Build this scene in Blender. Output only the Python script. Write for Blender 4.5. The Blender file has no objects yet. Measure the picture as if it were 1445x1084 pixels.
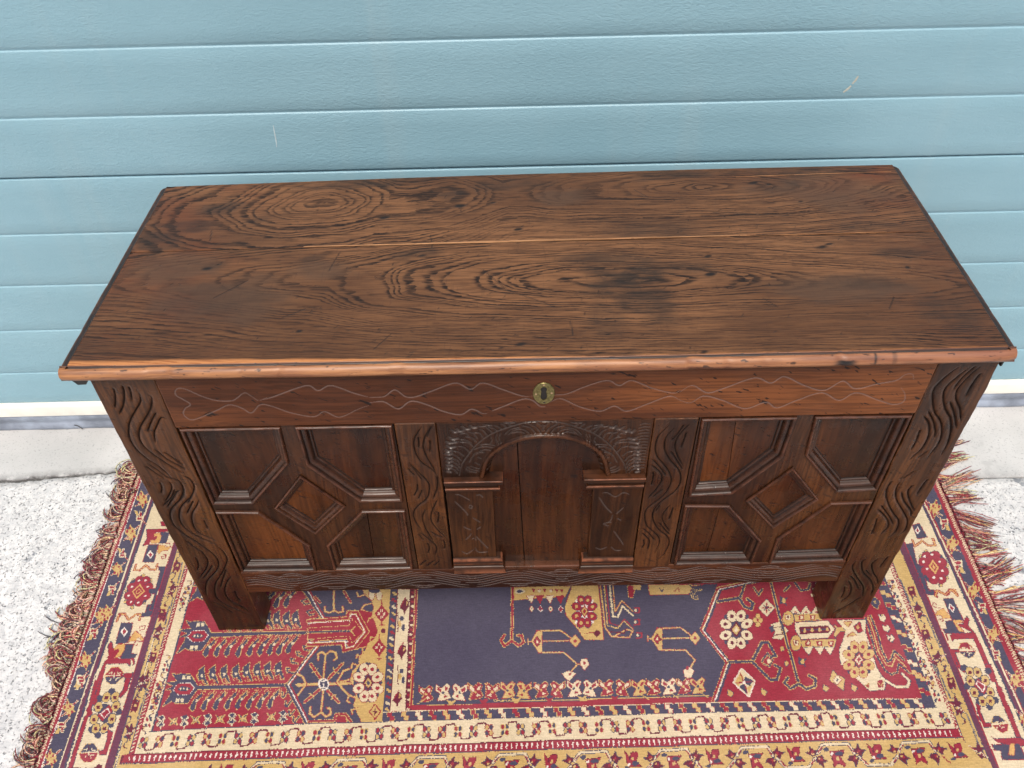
import bpy, bmesh, math, random
import numpy as np
from mathutils import Vector, Matrix, geometry

scene = bpy.context.scene
COL = scene.collection
R = math.radians

# ------------------------------------------------------------------ camera, light, exposure
cam = bpy.data.cameras.new('camera')
cam.lens = 28.1095
cam.sensor_width = 36.0
cam.clip_start = 0.02
cam.clip_end = 200.0
cam_ob = bpy.data.objects.new('camera', cam)
COL.objects.link(cam_ob)
RT = Vector((0.9997843, -0.0103601, -0.0179985))
FW = Vector((-0.0047800, 0.7286098, -0.6849123))
UP = Vector((0.0202097, 0.6848506, 0.7284032))
cam_ob.matrix_world = Matrix(((RT.x, UP.x, -FW.x, -0.0283558), (RT.y, UP.y, -FW.y, -0.7981538),
                              (RT.z, UP.z, -FW.z, 1.3976046), (0, 0, 0, 1)))
scene.camera = cam_ob

SUN_EL, SUN_AZ = 60.0, 188.0          # sun behind the photographer, high, through thin cloud
world = bpy.data.worlds.new('World')
scene.world = world
world.use_nodes = True
wn = world.node_tree.nodes
sky = wn.new('ShaderNodeTexSky')
sky.sky_type = 'NISHITA'
sky.sun_disc = False
sky.sun_elevation = R(SUN_EL)
sky.sun_rotation = R(SUN_AZ)
sky.air_density = 1.0
sky.dust_density = 7.0
sky.ozone_density = 1.0
wn['Background'].inputs[1].default_value = 0.12
world.node_tree.links.new(sky.outputs[0], wn['Background'].inputs[0])
sun = bpy.data.lights.new('sun', 'SUN')
sun.energy = 1.0
sun.angle = R(16)
sun.color = (1.0, 0.95, 0.88)
sun_ob = bpy.data.objects.new('sun', sun)
COL.objects.link(sun_ob)
az = R(SUN_AZ)
sd = Vector((math.sin(az) * math.cos(R(SUN_EL)), math.cos(az) * math.cos(R(SUN_EL)), math.sin(R(SUN_EL))))
sun_ob.rotation_euler = sd.to_track_quat('Z', 'Y').to_euler()
sun_ob.location = sd * 6
scene.view_settings.view_transform = 'Standard'
scene.view_settings.look = 'None'
scene.view_settings.exposure = 0.57
scene.view_settings.gamma = 1.0

# ------------------------------------------------------------------ small helpers
rng = np.random.default_rng(11)
random.seed(4)


def link(ob, parent=None):
    COL.objects.link(ob)
    if parent is not None:
        ob.parent = parent
    return ob


def thing(name, label, cat, group=None, loc=(0, 0, 0)):
    o = bpy.data.objects.new(name, None)
    o.empty_display_size = 0.1
    o.location = loc
    link(o)
    tag(o, label, cat, group)
    return o


def tag(o, label=None, cat=None, group=None, kind=None):
    if label: o['label'] = label
    if cat: o['category'] = cat
    if group: o['group'] = group
    if kind: o['kind'] = kind
    return o


def obj(name, verts, faces, mat, parent=None, smooth=False, sharp=None, attrs=None):
    me = bpy.data.meshes.new(name)
    me.from_pydata([tuple(v) for v in verts], [], faces)
    finish(me, mat, smooth, sharp, attrs)
    return link(bpy.data.objects.new(name, me), parent)


def finish(me, mat, smooth=False, sharp=None, attrs=None):
    if mat: me.materials.append(mat)
    me.update()
    if smooth:
        me.polygons.foreach_set('use_smooth', np.ones(len(me.polygons), bool))
        if sharp is not None: me.set_sharp_from_angle(angle=R(sharp))
    for k, v in (attrs or {}).items():
        a = me.attributes.new(k, 'FLOAT', 'POINT')
        a.data.foreach_set('value', np.asarray(v, np.float32).ravel())


def grid_mesh(name, co, nx, ny, mat, skirt=None, attrs=None, sharp=40, flip=False):
    """co (ny,nx,3); skirt(co_edge)->co pushes the border back into a side wall."""
    V = co.reshape(-1, 3)
    idx = np.arange(nx * ny).reshape(ny, nx)
    q = np.stack([idx[:-1, :-1], idx[:-1, 1:], idx[1:, 1:], idx[1:, :-1]], -1).reshape(-1, 4)
    A = {k: np.asarray(v).ravel() for k, v in (attrs or {}).items()}
    if skirt is not None:
        ring = np.concatenate([idx[0, :], idx[1:, -1], idx[-1, -2::-1], idx[-2:0:-1, 0]])
        n0 = len(V)
        top = V[ring]
        V = np.concatenate([V, top, skirt(top)])
        m = len(ring)
        a = n0 + np.arange(m); b = n0 + (np.arange(m) + 1) % m
        q = np.concatenate([q, np.stack([b, a, a + m, b + m], -1)])
        A = {k: np.concatenate([v, v[ring], v[ring]]) for k, v in A.items()}
    if flip: q = q[:, ::-1]
    me = bpy.data.meshes.new(name)
    me.vertices.add(len(V)); me.vertices.foreach_set('co', V.astype(np.float32).ravel())
    me.loops.add(q.size); me.loops.foreach_set('vertex_index', q.astype(np.int32).ravel())
    me.polygons.add(len(q))
    me.polygons.foreach_set('loop_start', np.arange(0, q.size, 4, dtype=np.int32))
    me.polygons.foreach_set('loop_total', np.full(len(q), 4, np.int32))
    me.update(calc_edges=True)
    me.validate()
    finish(me, mat, True, sharp, A)
    return me


def box(x0, x1, y0, y1, z0, z1, b=0.0):
    """chamfered box: verts, faces"""
    bm = bmesh.new()
    bmesh.ops.create_cube(bm, size=1.0, matrix=Matrix.Translation(((x0 + x1) / 2, (y0 + y1) / 2, (z0 + z1) / 2)) @
                          Matrix.Diagonal((x1 - x0, y1 - y0, z1 - z0, 1)))
    if b: bmesh.ops.bevel(bm, geom=bm.edges[:], offset=b, segments=2, profile=0.5, affect='EDGES')
    bm.verts.index_update()
    v = [tuple(w.co) for w in bm.verts]; f = [[w.index for w in p.verts] for p in bm.faces]
    bm.free()
    return v, f


def vnoise(X, Y, seed=0, octs=3):
    """value noise on arrays, about -1..1"""
    out = np.zeros_like(X, dtype=float); amp = 1.0; tot = 0
    g = np.random.default_rng(seed).uniform(-1, 1, (64, 64))
    for o in range(octs):
        x = X * 2 ** o + 17.3 * o + 100; y = Y * 2 ** o + 9.1 * o + 100
        xi = np.floor(x).astype(int); yi = np.floor(y).astype(int)
        fx = x - xi; fy = y - yi
        fx = fx * fx * (3 - 2 * fx); fy = fy * fy * (3 - 2 * fy)
        a = g[yi % 64, xi % 64]; b = g[yi % 64, (xi + 1) % 64]; c = g[(yi + 1) % 64, xi % 64]; d = g[(yi + 1) % 64, (xi + 1) % 64]
        out += amp * ((a * (1 - fx) + b * fx) * (1 - fy) + (c * (1 - fx) + d * fx) * fy); tot += amp; amp *= 0.5
    return out / tot


def ss(a, b, x):
    t = np.clip((x - a) / (b - a), 0, 1)
    return t * t * (3 - 2 * t)


# ------------------------------------------------------------------ node helper
class Nodes:
    def __init__(s, name, rough=0.5):
        s.m = bpy.data.materials.new(name); s.m.use_nodes = True
        s.t = s.m.node_tree; s.b = s.t.nodes['Principled BSDF']
        s.b.inputs['Roughness'].default_value = rough

    def n(s, typ, **kw):
        nd = s.t.nodes.new('ShaderNode' + typ)
        for k, v in kw.items():
            if k.startswith('i_'):
                key = k[2:]
                sock = nd.inputs[int(key)] if key.isdigit() else nd.inputs[key]
                s.put(v, sock)
            else: setattr(nd, k, v)
        return nd

    def put(s, v, sock):
        if isinstance(v, bpy.types.NodeSocket): s.t.links.new(v, sock)
        else: sock.default_value = v

    def math(s, op, a, b=0.0, c=0.0, clamp=False):
        nd = s.n('Math', operation=op, use_clamp=clamp)
        s.put(a, nd.inputs[0]); s.put(b, nd.inputs[1]); s.put(c, nd.inputs[2])
        return nd.outputs[0]

    def vm(s, op, a, b=(0, 0, 0)):
        nd = s.n('VectorMath', operation=op)
        s.put(a, nd.inputs[0]); s.put(b, nd.inputs[1])
        return nd.outputs[1 if op in ('LENGTH', 'DISTANCE', 'DOT_PRODUCT') else 0]

    def noise(s, vec, scale, detail=2.0, rough=0.5, dist=0.0, col=False):
        nd = s.n('TexNoise')
        s.put(vec, nd.inputs['Vector']); nd.inputs['Scale'].default_value = scale
        nd.inputs['Detail'].default_value = detail; nd.inputs['Roughness'].default_value = rough
        nd.inputs['Distortion'].default_value = dist
        return nd.outputs[1 if col else 0]

    def ramp(s, v, a, b, lo=0.0, hi=1.0, smooth=True):
        nd = s.n('MapRange', interpolation_type='SMOOTHSTEP' if smooth else 'LINEAR')
        s.put(v, nd.inputs[0])
        for i, q in enumerate((a, b, lo, hi)): s.put(q, nd.inputs[i + 1])
        return nd.outputs[0]

    def mix(s, f, a, b, mode='MIX'):
        nd = s.n('Mix', data_type='RGBA', blend_type=mode)
        s.put(f, nd.inputs[0])
        s.put(a if isinstance(a, bpy.types.NodeSocket) else (*a, 1), nd.inputs[6])
        s.put(b if isinstance(b, bpy.types.NodeSocket) else (*b, 1), nd.inputs[7])
        return nd.outputs[2]

    def attr(s, name, out=2):
        return s.n('Attribute', attribute_name=name).outputs[out]

    def bump(s, h, strength, dist):
        nd = s.n('Bump'); nd.inputs['Strength'].default_value = strength; nd.inputs['Distance'].default_value = dist
        s.put(h, nd.inputs['Height']); s.put(nd.outputs[0], s.b.inputs['Normal'])

    def coord(s, k='Object'):
        return s.n('TexCoord').outputs[k]

    def color(s, c): s.put(c if isinstance(c, bpy.types.NodeSocket) else (*c, 1), s.b.inputs['Base Color'])
    def rough(s, v): s.put(v, s.b.inputs['Roughness'])


def lin(r, g, b):
    f = lambda c: (c / 255 / 12.92) if c / 255 <= 0.04045 else ((c / 255 + 0.055) / 1.055) ** 2.4
    return (f(r), f(g), f(b))
# ------------------------------------------------------------------ materials
def wood_mat(name, axis, deep, mid, lite, worn, groove, rough=0.42, fleck=0.5, grain=1.0, gmix=0.9, rand=True, coat=0.0, gdull=0.3, spec=0.20, gspec=0.0):
    """waxed old oak: long fine pores, slow colour drift, dark flecks; attributes groove / worn add gouge grime, painted lip sheen and rubbed edges"""
    N = Nodes(name)
    c = N.coord()
    if rand:
        rnd = N.n('ObjectInfo').outputs['Random']
        c = N.vm('ADD', c, N.n('CombineXYZ', i_0=N.math('MULTIPLY', rnd, 7.3), i_1=N.math('MULTIPLY', rnd, 3.1), i_2=N.math('MULTIPLY', rnd, 9.7)).outputs[0])
    st = {'x': (2.0, 40.0, 40.0), 'z': (40.0, 40.0, 2.0)}[axis]
    st2 = {'x': (9.0, 260.0, 260.0), 'z': (260.0, 260.0, 9.0)}[axis]
    st3 = {'x': (0.35, 1.6, 1.6), 'z': (1.6, 1.6, 0.35)}[axis]
    wn_ = N.n('VectorMath', operation='SCALE'); N.put(N.noise(c, 4.0, 2, col=True), wn_.inputs[0]); wn_.inputs['Scale'].default_value = 0.03
    cw = N.vm('ADD', c, wn_.outputs[0])
    streak = N.noise(N.vm('MULTIPLY', cw, st), 1.0, 4, 0.6)
    pores = N.noise(N.vm('MULTIPLY', cw, st2), 1.0, 2, 0.6)
    drift = N.noise(N.vm('MULTIPLY', c, st3), 4.0, 3, 0.55)
    base = N.mix(N.ramp(streak, 0.30, 0.70), deep, mid)
    base = N.mix(N.ramp(drift, 0.44, 0.70), base, lite)
    base = N.mix(N.ramp(drift, 0.50, 0.28, 0, 0.65), base, deep)
    dk = N.ramp(pores, 0.62, 0.40, 0.0, 0.55 * grain)
    base = N.mix(N.math('SUBTRACT', 0.55 * grain, dk), base, (deep[0] * .35, deep[1] * .35, deep[2] * .35))
    # slanted dents and ink-dark flecks
    fl = N.n('Mapping', vector_type='TEXTURE'); N.put(c, fl.inputs[0]); fl.inputs['Rotation'].default_value = (0.3, R(28), 0.2)
    fv = N.vm('MULTIPLY', fl.outputs[0], (42.0, 120.0, 165.0))
    fle = N.ramp(N.noise(fv, 1.0, 2, 0.6), 0.635, 0.69, 0.0, fleck)
    base = N.mix(fle, base, (0.006, 0.004, 0.004))
    wv = N.math('MULTIPLY', N.attr('worn'), N.ramp(N.noise(c, 55.0, 3, 0.6), 0.30, 0.62, 0.15, 1.0))
    base = N.mix(wv, base, worn)
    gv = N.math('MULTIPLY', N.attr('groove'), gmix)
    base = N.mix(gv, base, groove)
    N.color(base)
    N.rough(N.math('ADD', N.ramp(N.noise(c, 30.0, 3), 0.3, 0.7, rough - 0.08, rough + 0.10), N.math('MULTIPLY', gv, gdull)))
    N.put(N.math('MULTIPLY_ADD', N.attr('groove'), gspec, spec), N.b.inputs['Specular IOR Level'])
    N.b.inputs['Coat Weight'].default_value = coat
    N.b.inputs['Coat Roughness'].default_value = 0.22
    h = N.math('ADD', N.math('MULTIPLY', pores, 0.35), N.math('ADD', N.math('MULTIPLY', streak, 0.4), N.math('MULTIPLY', N.noise(c, 45.0, 3), 0.5)))
    N.bump(N.math('SUBTRACT', h, N.math('MULTIPLY', fle, 0.5)), 0.35, 0.0012)
    return N.m


OAK_V = wood_mat('oak_dark_upright', 'z', (0.015, 0.0054, 0.0026), (0.052, 0.0178, 0.0062), (0.100, 0.036, 0.0108), (0.20, 0.080, 0.030), (0.0045, 0.003, 0.0025), rough=0.31, gdull=0.20, gspec=-0.12, spec=0.28)
OAK_PIL = wood_mat('oak_pilaster', 'z', (0.016, 0.0060, 0.0030), (0.046, 0.0168, 0.0064), (0.080, 0.030, 0.0100), (0.20, 0.080, 0.030), (0.085, 0.062, 0.054), rough=0.36, gdull=0.2)  # pale groove colour paints in the faint sheen of the cuts
OAK_CARVE = wood_mat('oak_carved_arch', 'z', (0.016, 0.0060, 0.0032), (0.042, 0.0152, 0.0064), (0.066, 0.0240, 0.0088), (0.20, 0.070, 0.028), (0.060, 0.044, 0.038), rough=0.30, gdull=0.0, spec=0.20, gspec=0.25)  # greyish groove colour: sheen on the cut lips, painted in
OAK_H = wood_mat('oak_dark_rail', 'x', (0.020, 0.0066, 0.0032), (0.056, 0.0175, 0.0070), (0.080, 0.0265, 0.0098), (0.20, 0.070, 0.028), (0.150, 0.125, 0.120), rough=0.38, gdull=0.4)  # pale groove colour is painted sheen of the gouges' upturned lips
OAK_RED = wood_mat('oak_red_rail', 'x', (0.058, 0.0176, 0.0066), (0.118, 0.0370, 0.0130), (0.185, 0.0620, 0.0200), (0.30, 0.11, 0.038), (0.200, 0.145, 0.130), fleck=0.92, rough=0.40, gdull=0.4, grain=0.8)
OAK_FIELD = wood_mat('oak_field_board', 'z', (0.018, 0.0060, 0.0027), (0.062, 0.0192, 0.0060), (0.118, 0.0370, 0.0092), (0.2, 0.08, 0.03), (0.006, 0.004, 0.0035), rough=0.27, fleck=0.75, grain=0.7, spec=0.25)
OAK_MOULD = wood_mat('oak_moulding', 'x', (0.015, 0.0056, 0.0030), (0.038, 0.0132, 0.0056), (0.060, 0.0215, 0.0084), (0.120, 0.042, 0.021), (0.005, 0.0036, 0.0032), rough=0.28, coat=0.06, spec=0.36)
OAK_CAP = wood_mat('oak_capital', 'x', (0.013, 0.0052, 0.0030), (0.034, 0.0122, 0.0054), (0.052, 0.0195, 0.0080), (0.30, 0.105, 0.050), (0.005, 0.0036, 0.0032), rough=0.36, spec=0.3)
OAK_SPLIT = wood_mat('oak_fresh_split', 'x', (0.26, 0.12, 0.052), (0.42, 0.22, 0.105), (0.50, 0.29, 0.15), (0.5, 0.3, 0.2), (0.02, 0.01, 0.01), rough=0.6, fleck=0.3)


def lid_mat():
    """plain-sawn oak: growth rings cut as long nested arches, dark porous early wood"""
    N = Nodes('oak_lid_top', 0.45)
    c = N.coord()
    jit = N.math('MULTIPLY', N.math('SUBTRACT', N.noise(N.vm('MULTIPLY', c, (34.0, 130.0, 1.0)), 1.0, 4, 0.65), 0.5), 1.1)
    f = N.math('FRACT', N.math('ADD', N.attr('phase'), jit))        # growth rings, counted across the board
    early = N.math('MULTIPLY', N.ramp(f, 0.0, 0.08), N.ramp(f, 0.62, 0.22))
    pv = N.vm('MULTIPLY', c, (32.0, 520.0, 1.0))
    pores = N.noise(pv, 1.0, 2, 0.6)
    pore = N.ramp(pores, 0.36, 0.56)
    ring = N.math('MULTIPLY', early, N.math('ADD', 0.30, N.math('MULTIPLY', pore, 0.75)), clamp=True)
    ring = N.math('MULTIPLY', ring, N.ramp(N.noise(N.vm('MULTIPLY', c, (3.0, 9.0, 1.0)), 1.0, 4, 0.6), 0.28, 0.60, 0.35, 1.0))
    ring = N.math('MULTIPLY', ring, N.math('SUBTRACT', 1.0, N.math('MULTIPLY', N.attr('dull'), 0.65)))
    drift = N.noise(N.vm('MULTIPLY', c, (2.2, 6.0, 1.0)), 1.0, 3, 0.6)
    late = N.mix(N.ramp(drift, 0.35, 0.65), (0.100, 0.0430, 0.0180), (0.182, 0.0840, 0.0365))
    late = N.mix(N.ramp(N.noise(pv, 0.55, 3, 0.7), 0.40, 0.64, 0, 0.72), late, (0.058, 0.0240, 0.0108))
    late = N.mix(N.attr('ruddy'), late, (0.105, 0.030, 0.012))
    late = N.mix(N.math('MULTIPLY', N.attr('dull'), 0.6), late, (0.066, 0.038, 0.024))
    base = N.mix(ring, late, (0.0120, 0.0062, 0.0046))
    cross = N.noise(N.vm('MULTIPLY', c, (260.0, 30.0, 1.0)), 1.0, 2)
    base = N.mix(N.ramp(cross, 0.60, 0.75, 0, 0.25), base, (0.05, 0.022, 0.012))
    st = N.attr('stain')
    stn = N.math('MULTIPLY', st, N.ramp(N.noise(N.vm('MULTIPLY', c, (30.0, 60.0, 1.0)), 1.0, 4, 0.65), 0.30, 0.60, 0.45, 1.0))
    base = N.mix(N.math('MULTIPLY', stn, 0.85), base, (0.018, 0.013, 0.0105))
    base = N.mix(N.attr('worn'), base, N.mix(ring, (0.50, 0.215, 0.078), (0.30, 0.105, 0.035)))
    scr = N.attr('groove')
    base = N.mix(scr, base, (0.012, 0.008, 0.007))
    N.b.inputs['Specular IOR Level'].default_value = 0.24
    N.color(base)
    N.rough(N.math('ADD', N.ramp(drift, 0.3, 0.7, 0.40, 0.52), N.math('MULTIPLY', ring, 0.12)))
    h = N.math('SUBTRACT', N.math('MULTIPLY', N.noise(c, 9.0, 3), 2.5), N.math('ADD', N.math('MULTIPLY', ring, 0.35), N.math('MULTIPLY', scr, 1.2)))
    N.bump(h, 0.45, 0.0010)
    return N.m


OAK_LID = lid_mat()


def door_mat():
    N = Nodes('painted_steel_door', 0.42)
    c = N.coord()
    m = N.vm('MULTIPLY', c, (95.0, 1.0, 210.0))
    a = N.noise(m, 1.0, 3, 0.55, 0.9)
    b = N.noise(N.vm('MULTIPLY', c, (260.0, 1.0, 420.0)), 1.0, 2)
    patch = N.noise(N.vm('MULTIPLY', c, (2.2, 1.0, 2.6)), 1.0, 2)
    h = N.math('ADD', N.math('MULTIPLY', a, N.ramp(patch, 0.3, 0.7, 0.45, 1.0)), N.math('MULTIPLY', b, 0.22))
    N.bump(h, 0.5, 0.0020)
    d = N.noise(N.vm('MULTIPLY', c, (3.0, 1.0, 9.0)), 1.0, 4, 0.6)
    col = N.mix(N.ramp(d, 0.3, 0.75), (0.218, 0.385, 0.462), (0.242, 0.415, 0.494))
    stk = N.noise(N.vm('MULTIPLY', c, (11.0, 1.0, 0.9)), 1.0, 4, 0.6)
    col = N.mix(N.ramp(stk, 0.52, 0.78, 0, 0.22), col, (0.33, 0.44, 0.47))
    # dust specks
    col = N.mix(N.ramp(N.noise(c, 130.0, 2, 0.7), 0.76, 0.80, 0, 0.35), col, (0.45, 0.5, 0.5))
    N.color(col)
    return N.m


DOOR = door_mat()


def plain(name, col, rough=0.5, metal=0.0, var=0.15, scale=40.0, bump=0.0):
    N = Nodes(name, rough)
    c = N.coord()
    f = N.noise(c, scale, 4, 0.6)
    N.color(N.mix(N.ramp(f, 0.3, 0.7), tuple(q * (1 - var) for q in col), tuple(min(1, q * (1 + var)) for q in col)))
    N.b.inputs['Metallic'].default_value = metal
    if bump: N.bump(f, 0.5, bump)
    return N.m


WHITE_RAIL = plain('white_painted_rail', (0.80, 0.79, 0.72), 0.45, 0, 0.06, 25)
SEAL = plain('grey_rubber_seal', (0.24, 0.28, 0.35), 0.5, 0, 0.35, 12)
DARK = plain('dark_void', (0.010, 0.008, 0.007), 0.8)
BLACK_WOOD = plain('blackened_oak', (0.014, 0.012, 0.011), 0.45, 0, 0.3, 60, 0.001)


def brass_mat():
    N = Nodes('aged_brass', 0.38)
    c = N.coord()
    f = N.noise(c, 260.0, 4, 0.65)
    N.color(N.mix(N.ramp(f, 0.3, 0.7), (0.11, 0.095, 0.036), (0.26, 0.225, 0.095)))
    N.b.inputs['Metallic'].default_value = 0.85
    N.rough(N.ramp(f, 0.3, 0.7, 0.30, 0.5))
    N.bump(f, 0.25, 0.0004)
    return N.m


BRASS = brass_mat()
BRASS_BRIGHT = plain('rubbed_brass', (0.52, 0.36, 0.22), 0.3, 0.8)


def concrete_mat(name, coarse):
    N = Nodes(name, 0.85)
    c = N.coord()
    big = N.noise(c, 2.2, 4, 0.6)
    fine = N.noise(c, 60.0, 5, 0.65)
    col = N.mix(N.ramp(big, 0.3, 0.7), (0.41, 0.418, 0.415), (0.57, 0.572, 0.565))
    if coarse:
        col = N.mix(N.ramp(fine, 0.35, 0.65), (0.50, 0.51, 0.515), N.mix(N.ramp(big, 0.3, 0.7), (0.60, 0.605, 0.60), (0.70, 0.70, 0.69)))
        v = N.n('TexVoronoi', feature='F1'); N.put(N.vm('ADD', c, N.vm('MULTIPLY', N.noise(c, 90.0, 2, col=True), (0.01, 0.01, 0.0))), v.inputs['Vector']); v.inputs['Scale'].default_value = 150.0
        cell = N.noise(c, 70.0, 4, 0.75)
        pit = N.math('MULTIPLY', N.ramp(v.outputs['Distance'], 0.36, 0.18), N.ramp(cell, 0.52, 0.60))
        pit2 = N.ramp(N.noise(c, 230.0, 4, 0.75), 0.60, 0.66)
        pit = N.math('MAXIMUM', pit, N.math('MULTIPLY', pit2, 0.75))
        col = N.mix(N.math('MULTIPLY', pit, N.ramp(N.noise(c, 6.0, 3), 0.35, 0.65, 0.35, 0.80)), col, (0.25, 0.26, 0.28))
        spot = N.ramp(N.noise(c, 13.0, 4, 0.7), 0.635, 0.69)
        col = N.mix(N.math('MULTIPLY', spot, 0.75), col, (0.15, 0.17, 0.20))
        N.bump(N.math('SUBTRACT', N.math('ADD', N.math('MULTIPLY', fine, 0.6), N.math('MULTIPLY', N.noise(c, 22.0, 3), 1.2)), pit), 1.0, 0.0035)
    else:
        sp = N.ramp(N.noise(c, 75.0, 4, 0.7), 0.60, 0.72)
        sp = N.math('MULTIPLY', sp, N.ramp(N.noise(c, 9.0, 2), 0.45, 0.65))
        col = N.mix(N.math('MULTIPLY', sp, 0.65), col, (0.24, 0.25, 0.26))
        blot = N.ramp(N.noise(c, 11.0, 4, 0.7), 0.58, 0.68)
        col = N.mix(N.math('MULTIPLY', blot, 0.35), col, (0.30, 0.30, 0.30))
        gr = N.ramp(N.noise(c, 210.0, 3, 0.7), 0.58, 0.66)
        col = N.mix(N.math('MULTIPLY', gr, 0.55), col, (0.20, 0.21, 0.22))
        N.bump(fine, 0.5, 0.002)
    groove_tint = N.math('MULTIPLY', N.attr('groove'), N.ramp(N.noise(c, 40.0, 4, 0.7), 0.30, 0.55))  # grime along the broken slab edges
    col = N.mix(N.math('MULTIPLY', groove_tint, 0.85), col, (0.10, 0.10, 0.10))
    N.color(col)
    return N.m


CONC_SMOOTH = concrete_mat('concrete_trowelled', False)
CONC_ROUGH = concrete_mat('concrete_weathered', True)


def rug_mat(name, rough=0.95):
    N = Nodes(name, rough)
    col = N.attr('pile', 0)
    c = N.coord()
    fade = N.noise(c, 5.0, 4, 0.6)
    abr = N.noise(N.vm('MULTIPLY', c, (70.0, 500.0, 1.0)), 1.0, 2)
    hsv = N.n('HueSaturation'); N.put(col, hsv.inputs['Color'])
    N.put(N.ramp(fade, 0.3, 0.7, 0.98, 0.86), hsv.inputs['Saturation'])
    N.put(N.math('MULTIPLY', N.ramp(fade, 0.3, 0.7, 0.85, 1.02), N.ramp(abr, 0.3, 0.7, 0.90, 1.08)), hsv.inputs['Value'])
    N.color(hsv.outputs[0])
    N.b.inputs['Specular IOR Level'].default_value = 0.15
    N.b.inputs['Sheen Weight'].default_value = 0.15
    return N.m


RUG = rug_mat('wool_pile')
YARN = rug_mat('fringe_yarn')
# ------------------------------------------------------------------ setting: ground, slabs, garage door
GZ = -0.006
v, f = box(-4, 4, -4, 0.9, GZ - 0.30, GZ - 0.030)
tag(obj('ground', v, f, CONC_ROUGH), kind='structure')


def wall_y(x): return 0.57877 + 0.00514 * x


def crack_line(x):
    """where the trowelled strip by the door meets the weathered yard"""
    base = np.interp(x, [-2.6, -1.25, -0.93, -0.4, 0.9, 2.6], [0.400, 0.402, 0.420, 0.40, 0.356, 0.350])
    rag = np.where(x < -0.3, 1.0, 0.12)
    return base + rag * (0.010 * vnoise(x * 9, x * 0 + 3, 5, 4) + 0.003 * vnoise(x * 60, x * 0 + 8, 6, 2))


xs = np.linspace(-2.6, 2.6, 1301)
yc = crack_line(xs)
gap = np.where(xs < -0.3, 0.0012 + 0.0042 * np.clip(vnoise(xs * 14, xs * 0 + 1, 8, 3) + 0.35, 0, 1), 0.0011)


def slab(name, ya, yb, mat, rag_side):
    """a slab as a strip from ya(x) to yb(x), with its broken edge rounded"""
    n = len(xs)
    rows = []
    w = [0, 0.0015, 0.004, 0.02, 0.5, 1.0]
    for k, t in enumerate(w):
        if rag_side < 0:      # broken edge at ya
            yy = ya + (t if k < 4 else 0) + ((yb - ya) * t if k >= 4 else 0)
        else:
            yy = yb - (t if k < 4 else 0) - ((yb - ya) * t if k >= 4 else 0)
        rows.append(np.stack([xs, yy, np.full(n, GZ - (0.0022, 0.0008, 0.0001, 0, 0, 0)[k])], -1))
    co = np.array(rows if rag_side < 0 else rows[::-1])
    me = grid_mesh(name, co, n, len(w), mat, skirt=lambda t: t - np.array([0, 0, 0.028]), sharp=50, attrs=dict(groove=np.repeat(np.array(([1, .9, .55, 0, 0, 0] if rag_side < 0 else [1, .9, .55, 0, 0, 0][::-1]))[:, None], n, 1) * np.where(xs < -0.3, 1.0, 0.5)[None, :]))
    return tag(link(bpy.data.objects.new(name, me)), kind='structure')


slab('concrete_slab', yc + gap, np.full_like(xs, 0.66), CONC_SMOOTH, -1)
slab('concrete_slab', np.full_like(xs, -2.6), yc - gap, CONC_ROUGH, 1)

door = thing('garage_door', 'closed blue-grey sectional garage door with horizontal ribs behind the chest', 'garage door', loc=(0, 0.579, 0))
door.rotation_euler = (0, 0, math.atan(0.00514))
DW = 1.75
ribs = [0.0785] + [0.1753 + 0.1211 * k + d for k, d in enumerate((-0.0023, 0.0008, -0.0005, 0.0023, 0.0028, -0.0006, -0.0025))] + [0.1753 + 0.1211 * k for k in range(7, 18)]
dxs = np.linspace(-DW, DW, 15)
for i in range(len(ribs) - 1):
    z0, z1 = ribs[i], ribs[i + 1]
    joint_top = (i + 1) in (5, 10, 15)
    joint_bot = i in (5, 10, 15)
    # strip face with the pressed groove shared between neighbours: shaded lip above, lit lip below
    prof = [(z0 + (0.0012 if joint_bot else 0.0), 0.0050 if joint_bot else 0.0021), (z0 + 0.0018, 0.0034 if joint_bot else 0.0018), (z0 + 0.0040, 0.0008), (z0 + 0.0066, 0.0), (z0 + 0.03, 0.0),
            (z1 - 0.03, 0.0), (z1 - 0.0030, 0.0), (z1 - 0.0016, 0.0004), (z1 - 0.0008, 0.0017), (z1 - (0.0003 if joint_top else 0.0), 0.0070 if joint_top else 0.0021)]
    co = np.array([[(x, d, z) for x in dxs] for z, d in prof])
    me = grid_mesh('door_panel', co, len(dxs), len(prof), DOOR, sharp=60)
    link(bpy.data.objects.new('door_panel', me), door)
v, f = box(-DW, DW, 0.012, 0.045, 0.02, ribs[-1])
obj('door_core', v, f, DARK, door)
# pale bottom rail and rubber seal
prof = [(0.0772, 0.004), (0.0785, 0.001), (0.0785, -0.0045), (0.0765, -0.0075), (0.070, -0.0085), (0.045, -0.0085), (0.041, -0.0078), (0.0385, -0.003), (0.0380, 0.004)]
co = np.array([[(x, d, z) for x in dxs] for z, d in prof][::-1])
link(bpy.data.objects.new('bottom_rail', grid_mesh('bottom_rail', co, len(dxs), len(prof), WHITE_RAIL, sharp=50)), door)
xs2 = np.linspace(-DW, DW, 240)
prof = [(0.040, 0.002), (0.0385, -0.004), (0.033, -0.0065), (0.022, -0.006), (0.017, -0.0035), (0.012, -0.0060), (0.004, -0.0085), (-0.002, -0.009), (-0.0075, -0.006), (-0.010, 0.004)]
co = np.array([[(x, d + 0.0012 * math.sin(x * 31 + 9 * z) * math.sin(x * 7.3), z) for x in xs2] for z, d in prof][::-1])
link(bpy.data.objects.new('rubber_seal', grid_mesh('rubber_seal', co, len(xs2), len(prof), SEAL, sharp=60)), door)


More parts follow.
